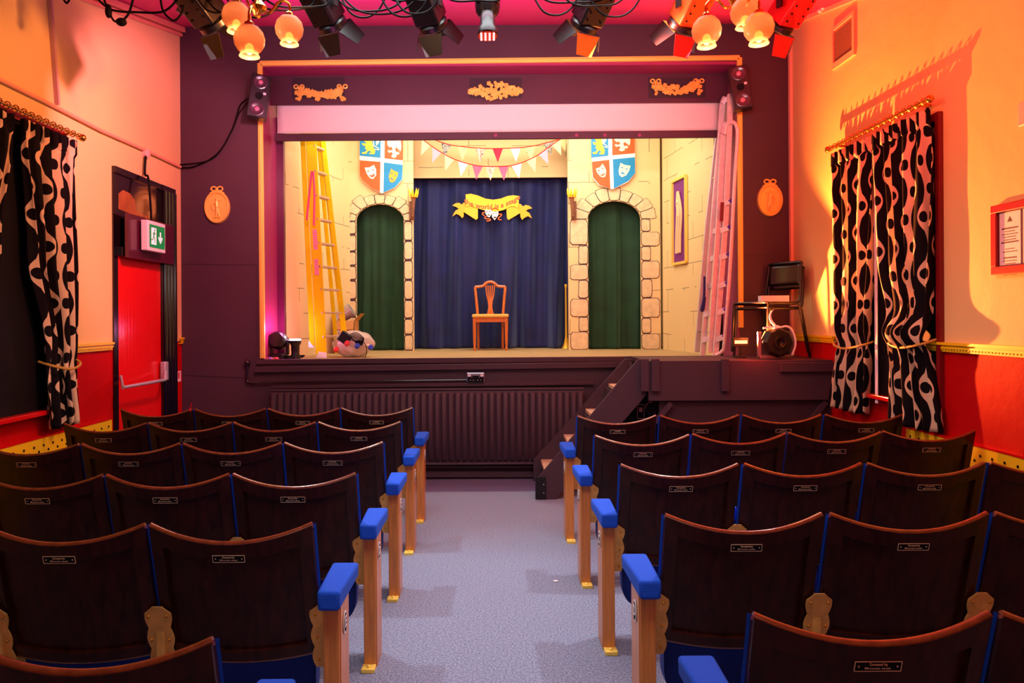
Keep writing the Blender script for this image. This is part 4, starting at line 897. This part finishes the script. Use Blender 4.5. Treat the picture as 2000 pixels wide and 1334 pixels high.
# ------------------------------------------------------------------ stairs + platform
Yn,Yw=6.09,6.80
r=root('stage_steps','dark painted wooden steps with bare treads leading up to stage','steps',loc=(.9,6.4,0))
def stringer(Y,q,Yc):
    m=MB(); pts=[P(x,y,Yc) for x,y in q]; pts[1].z=.002; pts[2].z=.002
    m.prism(pts,(0,.03,0)); m.build('stringer',M_dark,r,smooth=0,bevel=.003)
stringer(Yn,[(1050,934),(1050,970),(1086,970),(1262,772),(1262,702),(1246,702)],Yn)
stringer(6.76,[(1042,898),(1042,935),(1076,935),(1240,772),(1240,701),(1221,701)],6.76)
for x,z in ((1.107,.92),(.889,.685),(.68,.445),(.466,.21)):
    MB().box(x,Yn+.031,z-.035,x+.22,6.759,z).build('tread',M_tread,r,smooth=0,bevel=.003)
    MB().box(x+.19,Yn+.031,z+.001,x+.20,6.759,z+.20).build('riser',M_dark,r,smooth=0)
a=P(1062,960,Yn-.02); MB().box(a.x-.07,Yn-.012,.005,a.x+.02,Yn,.19).build('corner_bracket',M_blackmetal,r,smooth=0)
m=MB(); 
for z in (.06,.13): m.ball((a.x-.0,Yn-.014,z),.006,8)
m.build('screw',M_steel,r)
Yp=6.07; pl=root('side_platform','dark painted raised platform beside the steps at right','platform',loc=(2.1,6.4,0))
xl=P(1262,0,Yp).x; xr=WR-.002; Zp=P(1300,705,Yp).z; Zm=P(1300,783,Yp).z
m=MB(); m.box(xl,Yp,Zm,xr,Yp+.04,Zp); m.build('front_board',M_dark,pl,smooth=0,bevel=.003)
MB().box(xl,Yp+.041,Zp-.04,xr,YF-.001,Zp-.002).build('deck',mat('platform_deck',(70,34,40),.6),pl,smooth=0)
MB().box(xl+.1,Yp+.04,0,xr,Yp+.06,Zm).build('lower_board',mat('aubergine_lower',(58,30,40),.7),pl,smooth=0)
for x in (1255,1276,1412):
    m=MB(); c=P(x,0,Yp-.02).x; m.box(c-.034,Yp-.03,P(x,764,Yp).z,c+.034,Yp-.001,P(x,701,Yp).z); m.build('upright_batten',M_dark,pl,smooth=0,bevel=.004)
a=P(1518,0,Yp).x; m=MB(); m.box(a,Yp-.03,P(1570,726,Yp).z,P(1627,0,Yp).x,Yp-.001,P(1570,708,Yp).z); m.build('top_ledge',M_dark,pl,smooth=0,bevel=.004)
for a_,b_ in (((1310,787),(1280,825)),((1612,785),(1585,820))): MB().bar(P(*a_,Yp+.02),P(*b_,Yp+.02),.04,.04,(0,-1,0)).build('diagonal_brace',M_dark,pl,smooth=0)
m=MB(); c=P(1272,797,Yp-.02); m.tube([(c.x+.045*math.cos(t),c.y,c.z+.05*math.sin(t)) for t in [PI*.45+i*PI*1.35/10 for i in range(11)]],.006,6); m.build('handrail_hook',M_darkgloss,pl)
a=P(1251,800,6.5); nt=MB().box(a.x-.04,6.49,a.z-.09,a.x+.04,6.50,a.z+.06).build('hazard_notice',M_black,smooth=0); tag(nt,'small pink and black notice on post behind the steps','notice')
m=MB(); m.box(a.x-.032,6.488,a.z-.082,a.x+.032,6.49,a.z-.076); m.box(a.x-.032,6.488,a.z+.044,a.x+.032,6.49,a.z+.05); m.box(a.x-.032,6.488,a.z-.08,a.x-.028,6.49,a.z+.05); m.box(a.x+.028,6.488,a.z-.08,a.x+.032,6.49,a.z+.05); m.box(a.x-.015,6.488,a.z-.02,a.x+.015,6.49,a.z+.02); m.build('print',mat('notice_pink',(226,120,130),.5),nt,smooth=0)
tag(MB().box(a.x-.07,6.50,0,a.x+.07,6.54,1.13).build('support_post',M_black,smooth=0),'black support post in shadow between steps and platform','post')
# things on the platform
def stackchair(dx,dy,dz,label):
    r=root('stacking_chair',label,'chair',loc=(2.52+dx,6.56+dy,Zp+dz),rot=(0,0,R(24)),group='black stacking chairs on the platform',local=True)
    m=MB()
    for s in (-1,1):
        m.tube(bez([(-.20,s*.22,0),(-.19,s*.215,.2),(-.18,s*.21,.41),(-.15,s*.21,.44),(.05,s*.21,.44),(.17,s*.21,.45),(.20,s*.21,.50),(.22,s*.2,.65),(.235,s*.19,.80)],5),.012,8)
    m.tube(bez([(.235,-.19,.80),(.24,-.16,.82),(.24,.16,.82),(.235,.19,.80)],4),.012,8)
    m.build('frame',M_blackmetal,r)
    for s in (-1,1): MB().tube([(.17,s*.225,.44),(.27,s*.23,0)],.012,8).build('leg',M_blackmetal,r)
    m=MB(); m.grid(lambda u,v:(-.19+.36*u,-.2+.4*v,.452-.02*math.sin(PI*v)*math.sin(PI*u)),10,8); m.build('seat',mat('black_ply_seat',(24,14,16),.3,coat=.5),r,solid=.012)
    m=MB(); m.grid(lambda u,v:(.222+.015*v+.02*math.sin(PI*u),-.19+.38*u,.62+.19*v),10,6); m.build('backrest',mat('black_ply_seat',(1,1,1)),r,solid=.012)
stackchair(.03,.03,0,'black tubular stacking chair on platform, lower of the nested pair')
stackchair(.0,0,.045,'black tubular stacking chair on platform, upper one holding papers')
c=P(1522,594,6.35); m=MB(); m.box(-.12,-.06,0,.12,.06,.055,T(c.x,6.48,Zp+.503)@rotM('Z',-8)); tag(m.build('paper_stack',M_paper,smooth=0),'stack of white papers lying on the black stacking chair','papers')
c=P(1518,690,6.2); r=root('theatre_lamp','black floodlight with white ribbon on the platform under the chair','stage light',loc=(c.x,6.22,Zp))
m=MB(); m.lathe([(.09,0),(.13,.03),(.135,.10),(.11,.14)],T(c.x,6.28,Zp+.15)@rotM('X',90),8); m.build('housing',M_blackmetal,r,smooth=30)
m=MB(); m.lathe([(.05,0),(.055,.02),(.04,.022),(.02,.012),(1e-4,.01)],T(c.x,6.138,Zp+.15)@rotM('X',90),20); m.build('lens',M_darkgloss,r)
m=MB(); 
for s in (-1,1): m.bar((c.x+s*.14,6.24,Zp+.02),(c.x+s*.14,6.24,Zp+.24),.03,.03)
m.bar((c.x-.14,6.24,Zp+.02),(c.x+.14,6.24,Zp+.02),.04,.03); m.build('yoke',mat('grey_yoke',(130,110,118),.35,metal=.5),r,bevel=.004)
m=MB(); q=c.x; m.grid(lambda u,v:(q-.02-.05*math.sin(u*2.6)+.015*v,6.2-.01*v,Zp+.28+.14*u+.012*v),12,3); m.tube(bez([(q-.12,6.2,Zp+.27),(q-.05,6.18,Zp+.28),(q,6.18,Zp+.27),(q+.07,6.18,Zp+.285),(q+.12,6.18,Zp+.25),(q+.15,6.18,Zp+.14),(q+.12,6.18,Zp+.04)]),.008,6)
m.ball((q-.01,6.18,Zp+.275),.022,8,(1.6,1,.8)); m.build('white_ribbon',M_paper,r,solid=.004)
# red flood lamp
c=P(1447,668,6.45); r=root('red_floodlight','small floodlight glowing red on the platform edge','stage light',loc=(c.x,6.45,Zp))
m=MB(); m.box(c.x-.07,6.45,c.z-.04,c.x+.07,6.50,c.z+.04); m.box(c.x-.01,6.47,Zp,c.x+.01,6.49,c.z-.04); m.box(c.x-.05,6.45,Zp,c.x+.05,6.52,Zp+.01); m.build('housing',M_blackmetal,r,bevel=.003)
m=MB(); m.box(c.x-.055,6.440,c.z-.014,c.x+.055,6.449,c.z+.014); m.build('led_strip',mat('red_led',(255,60,30),.3,emit=14,ec=(255,90,50)),r,smooth=0)
# ------------------------------------------------------------------ lighting rig
LY=4.6
def lantern(x,y,label,yaw,tilt,doors,body=None,sc=1):
    c=P(x,y,LY); r=root('stage_lantern',label,'stage light',loc=c,rot=(0,0,R(yaw)),local=True)
    q=body or M_blackmetal; Mt=rotM('X',tilt)   # local: beam towards +Y then tilted down
    m=MB(); m.box(-.085*sc,-.16*sc,-.085*sc,.085*sc,.10*sc,.085*sc,Mt); 
    m.build('body',q,r,bevel=.012)
    m=MB(); m.lathe([(.085*sc,.10*sc),(.098*sc,.11*sc),(.098*sc,.14*sc),(.085*sc,.15*sc)],Mt@rotM('X',-90),20); m.build('lens_ring',M_blackmetal,r)
    m=MB()
    for k in range(5):
        m.box(-.06*sc,-.13*sc+k*.03,.086*sc,.06*sc,-.12*sc+k*.03,.092*sc,Mt)
        for s in (-1,1): m.ball(Mt@Vector((s*.05*sc,-.14*sc+k*.05,-.087*sc)),.007,6)
    m.build('cooling_fin',M_black,r)
    m=MB()
    for s in (-1,1): m.box(s*.105*sc-.006,-.02,-.02,s*.105*sc+.006,.02,.15*sc)
    m.box(-.11*sc,-.02,.14*sc,.11*sc,.02,.15*sc); m.tube([(0,0,.15*sc),(0,0,.19)],.012); m.build('yoke',M_blackmetal,r,smooth=0)
    for (sd,ang) in ((('bottom',25),('left',30),('right',30),('top',20))):
        L=.13*sc; w=.085*sc; fm=M_blackmetal if sd!=doors[0] else doors[1]
        if sd=='bottom': MM=Mt@T(0,.15*sc,-.09*sc)@rotM('X',-ang); q4=[(-w,0,0),(w,0,0),(w*.7,L,0),(-w*.7,L,0)]
        if sd=='top': MM=Mt@T(0,.15*sc,.09*sc)@rotM('X',ang); q4=[(-w,0,0),(w,0,0),(w*.7,L,0),(-w*.7,L,0)]
        if sd=='left': MM=Mt@T(-.09*sc,.15*sc,0)@rotM('Z',ang); q4=[(0,0,-w),(0,0,w),(0,L,w*.7),(0,L,-w*.7)]
        if sd=='right': MM=Mt@T(.09*sc,.15*sc,0)@rotM('Z',-ang); q4=[(0,0,-w),(0,0,w),(0,L,w*.7),(0,L,-w*.7)]
        m=MB(); m.add([MM@Vector(v) for v in q4],[(0,1,2,3)]); m.build('barn_door',fm,r,smooth=0,solid=.003)
M_lo=mat('orange_lit_metal',(240,110,30),.4); M_lr=mat('red_lit_metal',(200,24,30),.35); M_or=mat('orange_lit_body',(226,96,36),.35)  # orange and red tints paint coloured stage light onto the metal
lantern(392,8,'black stage lantern by the left chandelier, hanging under ceiling',-32,-40,('none',None),sc=1.1)
lantern(630,12,'black stage lantern just right of the left chandelier',-28,-42,('none',None))
lantern(832,12,'black stage lantern over the left half of the stage opening',-24,-42,('none',None))
lantern(1158,12,'stage lantern with barn door tinted orange by stage light, right of stage centre',28,-42,('bottom',M_lo))
lantern(1350,14,'stage lantern with body tinted orange by stage light, left of the right chandelier',26,-42,('bottom',M_lr),M_or)
lantern(1545,14,'stage lantern with body tinted red by stage light, behind the right chandelier',26,-42,('bottom',M_lr),M_lr)
c=P(952,5,4.6); r=root('led_moving_head','black moving head light with red LED face over stage centre','stage light',loc=c)
m=MB(); m.box(c.x-.08,4.53,c.z-.02,c.x+.08,4.67,c.z+.15); m.lathe([(.05,-.10),(.075,-.06),(.08,.0)],T(c.x,4.6,c.z-.0),18); m.build('yoke_body',M_blackmetal,r,bevel=.012)
m=MB(); m.lathe([(.04,-.235),(.064,-.225),(.066,-.20),(.05,-.17),(.045,-.08)],T(c.x,4.59,c.z)@rotM('X',-8),20); m.build('head',M_blackmetal,r)
m=MB(); m.lathe([(.03,0),(.034,.006),(.02,.008)],T(c.x,4.535,c.z-.12)@rotM('X',90),16); m.build('pivot_cap',mat('grey_cap',(110,100,108),.4),r)
m=MB(); Mh=T(c.x,4.59,c.z)@rotM('X',-8)
for i in range(4):
    for j in range(4): m.ball(Mh@Vector((-.04+i*.0265,-.035+j*.024,-.237)),.008,6)
m.build('led',mat('red_white_led',(255,120,120),.3,emit=6,ec=(255,110,110)),r)
MB().lathe([(.062,-.236),(1e-4,-.237)],Mh,20).build('lens_plate',M_red,r)
m=MB(); z=P(958,-45,4.6).z; m.tube([(-2.9,4.6,z),(2.85,4.6,z)],.022,12); tag(m.build('lighting_bar',M_blackmetal),'black lighting bar spanning the hall under the ceiling','lighting bar')
random.seed(21)
for (x0,x1,lb,n) in ((590,1000,'loose black cables looping between lanterns left of centre',7),(1000,1300,'loose black cables looping between lanterns right of centre',4),(370,620,'loose black cables around the left chandelier',5),(240,420,'black cables dangling with connectors near left wall',0)):
    m=MB()
    for k in range(n):
        a=random.uniform(x0,x1-120); w=random.uniform(100,200); dip=random.uniform(0,34); Y=4.42+random.uniform(-.06,.06)
        m.tube(bez([P(a,-25,Y),P(a+w*.25,dip*.7,Y-.02),P(a+w*.55,dip,Y),P(a+w*.8,dip*.5,Y+.02),P(min(a+w,x1),-25,Y)]),.006,6)
    if n==0:
        for pl in ([(195,-20),(210,15),(222,40),(238,42)],[(238,42),(252,25),(262,-10)],[(180,-15),(215,18),(270,24),(320,22),(350,-5)],[(312,-20),(318,20),(338,40),(352,30),(360,10)],[(120,-10),(130,6),(140,-10)]):
            m.tube(bez([P(x,y,4.5) for x,y in pl]),.007,6)
    tag(m.build('rig_cables',M_cable),lb,'cable')
for x,y,lb in ((212,22,'black in-line cable connector hanging near left wall, upper'),(237,43,'black rubber plug hanging from cables near left wall, lower')):
    c=P(x,y,4.5); m=MB(); m.ball(c,.026,12,(1.3,1,1) if y>30 else (.8,.8,1.7)); tag(m.build('cable_connector',M_black),lb,'connector')
c=P(357,14,4.7); m=MB(); m.box(-.025,-.02,-.045,.025,.02,.045,T(*c)@rotM('Y',25)); tag(m.build('plug_adapter',mat('grey_plug',(120,110,115),.4),bevel=.006),'grey plug hanging in a cable loop near left lantern','plug')
# chandeliers
def chandelier(hub,globes,Y,label):
    c=P(*hub,Y); r=root('chandelier',label,'chandelier',loc=c)
    m=MB(); m.lathe([(.004,-.06),(.012,-.05),(.006,-.035),(.035,-.02),(.045,.0),(.03,.02),(.012,.04),(.018,.06),(.01,.09),(.010,czl(Y)-c.z)],T(*c),16); m.build('stem',M_brass,r)
    for i,(x,y,dy) in enumerate(globes):
        g=P(x,y,Y+dy); top=g+Vector((0,0,.078))
        a=c.lerp(top,.45); a.z=max(c.z,top.z)-.0; hi=top+Vector((0,0,.045))
        m=MB(); m.tube(bez([c,c.lerp(hi,.35)+Vector((0,0,-.03)),c.lerp(hi,.7)+Vector((0,0,.03)),hi+Vector((0,0,.01)),top]),.007,8); m.lathe([(.007,.02),(.024,.005),(.026,-.012)],T(*top),12); ar=m.build('arm',M_brass,r)
        m=MB(); m.lathe([(.020,.073),(.046,.062),(.066,.038),(.0755,.004),(.070,-.028),(.056,-.050),(.044,-.060),(.043,-.068),(.050,-.080),(.049,-.083),(.040,-.068),(.041,-.060),(.052,-.050),(.066,-.028),(.0715,.004),(.062,.038),(.043,.058),(.018,.069)],T(*g),28); m.build('glass_globe',M_globe,r)
        m=MB(); m.ball(g+Vector((0,0,-.045)),.022,12,(1,1,1.3)); m.build('bulb',M_glow,r)
        p=point('globe_light',g+Vector((0,0,-.13)),4.5,(1,.58,.3),.02); None
def globe_mat():
    m=bpy.data.materials.new('etched_frosted_glass'); m.use_nodes=True; t=NT(m); b=t.n['Principled BSDF']
    b.inputs['Base Color'].default_value=(*lin((225,175,145)),1); b.inputs['Roughness'].default_value=.35; b.inputs['Subsurface Weight'].default_value=0
    tr_=t.add('ShaderNodeBsdfTransparent'); tr_.inputs[0].default_value=(.95,.72,.55,1); tl=t.add('ShaderNodeBsdfTranslucent'); tl.inputs[0].default_value=(.62,.42,.3,1)
    m1=t.add('ShaderNodeMixShader'); m1.inputs[0].default_value=.5; t.l.new(b.outputs[0],m1.inputs[1]); t.l.new(tl.outputs[0],m1.inputs[2])
    m2=t.add('ShaderNodeMixShader'); m2.inputs[0].default_value=.55; t.l.new(m1.outputs[0],m2.inputs[1]); t.l.new(tr_.outputs[0],m2.inputs[2])
    t.l.new(m2.outputs[0],t.n['Material Output'].inputs[0]); return m
M_globe=globe_mat()
chandelier((505,14),[(462,32,-.05),(487,78,-.28),(565,57,.05)],3.8,'brass chandelier with three glowing frosted globes near left wall')
chandelier((1440,0),[(1380,60,-.12),(1455,24,-.05),(1482,54,-.22)],3.8,'brass chandelier with three glowing frosted globes near right wall')
# ------------------------------------------------------------------ theatre seats
HB=.268; SL=.26
def zt_(s): return .815+.055*s*s
def zb_(s): return .385+.02*s*s
def bs(s,t,off,wd=HB):
    z=zb_(s)+(zt_(s)-zb_(s))*t
    return (s*wd,(.87-z)*SL-.042*(1-s*s)+off,z)
def seat(sx,kind,label,group,badge=None):
    """sx=+1 : aisle on the -x side ; kind aisle/mid/end"""
    r=root('auditorium_chair',label,'theatre seat',local=True,group=group)
    sl=[-1,-.84,-.83,-.6,-.4,-.2,0,.2,.4,.6,.83,.84,1]; tl=[0,.08,.09,.2,.4,.6,.8,.87,.88,1]
    def rear(s,t): inn=abs(s)<.835 and .085<t<.875; return bs(s,t,-.001 if inn else -.017)
    m=MB(); nu,nv=len(sl),len(tl); vs=[rear(s,t) for t in tl for s in sl]+[bs(s,t,.006) for t in tl for s in sl]; fs=[]
    for j in range(nv-1):
        for i in range(nu-1):
            a=j*nu+i; fs.append((a,a+1,a+nu+1,a+nu)); b=a+nu*nv; fs.append((b,b+nu,b+nu+1,b+1))
    for i in range(nu-1):
        a=i;b=a+nu*nv; fs.append((a,b,b+1,a+1)); a=(nv-1)*nu+i;b=a+nu*nv; fs.append((a,a+1,b+1,b))
    for j in range(nv-1):
        a=j*nu;b=a+nu*nv; fs.append((a,a+nu,b+nu,b)); a=j*nu+nu-1;b=a+nu*nv; fs.append((a,b,b+nu,a+nu))
    m.add(vs,fs); bk=m.build('backrest',M_wood,r,smooth=30)
    m=MB(); m.tube([bs(s,1,-.004) for s in [-1+2*k/24 for k in range(25)]],.0108,8); m.build('top_rail',M_rim,r,smooth=60)
    m=MB(); m.tube([bs(s,0,-.008) for s in [-.94+1.88*k/16 for k in range(17)]],.009,6); m.build('bottom_rail',M_rim,r,smooth=60)
    # upholstered front
    def cu(u,v):
        s=-1+2*u; e=min(1,min(u,1-u)*14)*min(1,min(v,1-v)*10); q=bs(s,.10+.905*v,.008+.045*math.sqrt(max(0,e)),HB+.008); return q
    m=MB(); m.grid(cu,22,14); n=len(m.v); m.grid(lambda u,v:bs(-1+2*u,.10+.905*v,.006,HB+.008),22,14); 
    m.build('back_cushion',M_blue,r,smooth=60)
    # tipped up seat pan
    def pan(u,v):
        a=u*2*PI; s=math.cos(a); c=math.sin(a); X=.235*(abs(s)**.5)*(1 if s>0 else -1); Z=.315+.175*(abs(c)**.6)*(1 if c>0 else -1)
        k={0:0,1:.86,2:1,3:1,4:.86,5:0}[round(v*5)]; yy={0:0,1:0,2:.02,3:.08,4:.10,5:.10}[round(v*5)]
        return (X*k,.118+yy+(.5-Z)*.10,.315+(Z-.315)*k)
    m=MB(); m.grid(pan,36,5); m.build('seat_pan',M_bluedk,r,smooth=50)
    # donor plate
    def pf(x,y): z=.768+y; return Vector((x,(.87-z)*SL-.042*(1-(x/HB)**2)-.0185,z))
    rr=root('name_plate',local=True); rr.parent=r
    m=MB(); m.prism([pf(-.052,-.012),pf(.052,-.012),pf(.052,.012),pf(-.052,.012)],(0,-.0015,0)); m.v=m.v; m.build('plate_ground',M_black,rr,smooth=0)
    return_parts=[(m)]
    m=MB(); o=Vector((0,-.0018,0))
    for a,b in (((-.052,.012),(.052,.012)),((-.052,-.012),(-.052,.012)),((.052,-.012),(.052,.012)),((-.052,-.012),(.052,-.012))): m.bar(pf(*a)+o,pf(*b)+o,.0016,.0022,(0,-1,0))
    for s in (-1,1): m.ball(pf(s*.043,0)+o,.0022,6)
    m.build('plate_border',M_plate,rr,smooth=0)
    z0=pf(0,.0055); Mx=Matrix.Translation(z0+Vector((0,-.002,0)))@Matrix.Rotation(R(90-14.6),4,'X')
    text('Donated by',.0085,Mx,M_plate,name='donor_line',parent=rr,ext=.0003)
    m=MB(); random.seed(5); x=-.028
    while x<.028:
        w=random.uniform(.0015,.0035); hh=random.choice((.003,.003,.005)); m.bar(pf(x,-.0065)+o,pf(x,-.0065+hh)+o,w,.0008,(0,-1,0)); x+=w+.0012
        if random.random()<.12: x+=.003
    m.build('donor_name_marks',M_plate,rr,smooth=0)
    # standards
    def plate_poly(xc,hw,both):
        pts=[]; zt0,zb0=.585,.345; N=30
        edge=lambda k:hw*(.80+.20*abs(math.sin(3*PI*k/N)))*(1 if k>2 else .45+.18*k)
        right=[(xc+sx*edge(k),zt0-(zt0-zb0)*k/N) for k in range(N+1)]
        if both: left=[(xc-sx*edge(k),zt0-(zt0-zb0)*k/N) for k in range(N,-1,-1)]
        else: left=[(xc-sx*.018,zb0),(xc-sx*.018,zt0)]
        return [(x,(.87-z)*SL-.028-(0 if not both else .01),z) for x,z in right+left]
    def standard(xc,aisle,flip=1):
        q=MB(); q.prism(plate_poly(xc,.052 if aisle else .046,not aisle),(0,.006,0)); q.build('bracket_plate',M_bronze,r,smooth=0,bevel=.0015)
        q=MB()
        for z in (.55,.46,.375): 
            for e in ((1,) if aisle else (-1,1)): q.ball((xc+sx*e*.03,(.87-z)*SL-.031-(0 if aisle else .01),z),.005,8)
        q.build('screw',M_brass,r)
    ax=-sx*(.312 if kind=='aisle' else .2825)
    if kind=='aisle':
        xo=-sx*.342; xi=-sx*.288
        m=MB(); m.box(xo,.045,.0,xi,.20,.585); m.box(xo+sx*.002,.055,.0,xo-sx*.004,.19,.58); m.build('side_post',M_post,r,smooth=0,bevel=.006)
        m=MB(); m.box(xo+sx*.0,-.005,0,xi+sx*.004,.05,.018); m.ball(((xo+xi)/2,.015,.02),.009,8); m.build('floor_foot',M_gold,r,bevel=.002)
        standard(-sx*.29,True)
        m=MB(); M=T(-sx*.3475,.11,.50)@rotM('Y',-90*sx); m.lathe([(1e-4,0.0),(.03,0),(.03,.003),(1e-4,.0032)],M@Matrix.Diagonal((1.3,.85,1,1)),24); bg=m.build('row_badge',M_white,r); q=MB(); q.lathe([(1e-4,0.003),(.025,.003),(.025,.0036),(1e-4,.0037)],M@Matrix.Diagonal((1.3,.85,1,1)),24); q.build('badge_face',M_black,bg)
    else:
        m=MB(); m.box(ax-.014,.06,0,ax+.014,.20,.56); m.build('side_post',M_bronze,r,smooth=0,bevel=.004); standard(ax,False)
        m=MB(); m.box(ax-.03,.0,0,ax+.03,.05,.015); m.build('floor_foot',M_gold,r,smooth=0)
    w0=.043 if kind=='aisle' else .024; axc=-sx*.318 if kind=='aisle' else ax
    def arm(axc,w0,y0=-.01):
        m=MB(); y1=.28
        v=[]
        for y,ww,hh in ((y0,w0*.86,.062),(y1,w0*1.1,.05)):
            v+=[(axc-ww,y,.645-hh),(axc+ww,y,.645-hh),(axc+ww*1.05,y,.65),(axc-ww*1.05,y,.65)]
        m.add(v,[(0,1,2,3),(4,7,6,5),(0,4,5,1),(1,5,6,2),(2,6,7,3),(3,7,4,0)]); m.build('armrest',M_blue,r,bevel=.012,seg=3)
    arm(axc,w0,-.01 if kind=='aisle' else .10)
    if kind=='end':
        ex_=sx*.278; m=MB(); m.box(ex_-.014,.06,0,ex_+.014,.20,.56); m.build('side_post',M_bronze,r,smooth=0,bevel=.004); arm(ex_,.024,.10)
    return r
M_plate=mat('engraved_brass',(236,196,150),.35,metal=.4,emit=0)
ORD=['front','second','third','fourth','fifth','nearest']
PITCHS={'left':.552,'right':.563}
rowsL=[5.40,4.68,3.91,3.13,2.37,1.52]; rowsR=[4.90,4.09,3.28,2.45,1.63]
slotn={0:'on the centre aisle',1:'second from the aisle',2:'third from the aisle',3:'at the wall end'}
protos={}
for sx,side in ((1,'right'),(-1,'left')):
    for kind in ('aisle','mid','end'):
        protos[(sx,kind)]=seat(sx,kind,'x','x')
index()
used=set()
def shape_ok(x,y): return True
for side,sx,rows in (('left',-1,rowsL),('right',1,rowsR)):
    n=len(rows)
    for i,Y in enumerate(rows):
        for k in range(4):
            X=sx*(.59+HB+k*PITCHS[side]); kind='aisle' if k==0 else ('end' if k==3 else 'mid')
            if side=='right' and i==0 and k==3: X-=.0
            # drop seats wholly outside the frame
            u=abs((X-sx*.3)*F/Y)
            if u>1045: continue
            pr=protos[(sx,kind)]
            if (sx,kind) in used: o=copy_tree(pr)
            else: o=pr; used.add((sx,kind))
            if k==0:
                bg=[q for q in bpy.data.objects if q.parent==o and q.name.startswith('row_badge')][0]
                Mx=T(-sx*.3516,.11,.50)@Matrix(((0,0,-sx,0),(-sx,0,0,0),(0,1,0,0),(0,0,0,1)))
                text('ABCDEF'[i],.052,Mx,M_white,name='row_letter',parent=bg,ext=.0004,bold=.0015)
            o.location=(X,Y+(.03*k if (side=='right' and i==1) else 0),0)
            rn='front row' if i==0 else ('row nearest the camera' if i==n-1 else ORD[i]+' row from stage')
            o['label']='dark wood and blue seat, %s block, %s, %s'%(side,rn,slotn[k]); o['group']='theatre seats in the %s block'%side
# ribbon scrap on the seat
c=P(372,799,5.39); m=MB(); m.tube(bez([(c.x-.02,c.y,c.z-.015),(c.x,c.y,c.z+.01),(c.x+.01,c.y,c.z+.045)]),[.004]*17,5); m.ball((c.x,c.y,c.z-.01),.012,8); tag(m.build('red_ribbon_scrap',M_red),'scrap of red ribbon tied on a front row left seat','ribbon')
m=MB(); a=P(1095,1136,3.9); a.z=.003; m.ball((a.x,4.2,.004),.012,8,(1.3,1,.3)); tag(m.build('paper_scrap',M_paper),'tiny white scrap on the aisle carpet near right seats','scrap')
for o in bpy.data.objects:
    if '_loc' in o: del o['_loc']
    if o.get('label')=='x': print('UNUSED',o.name)
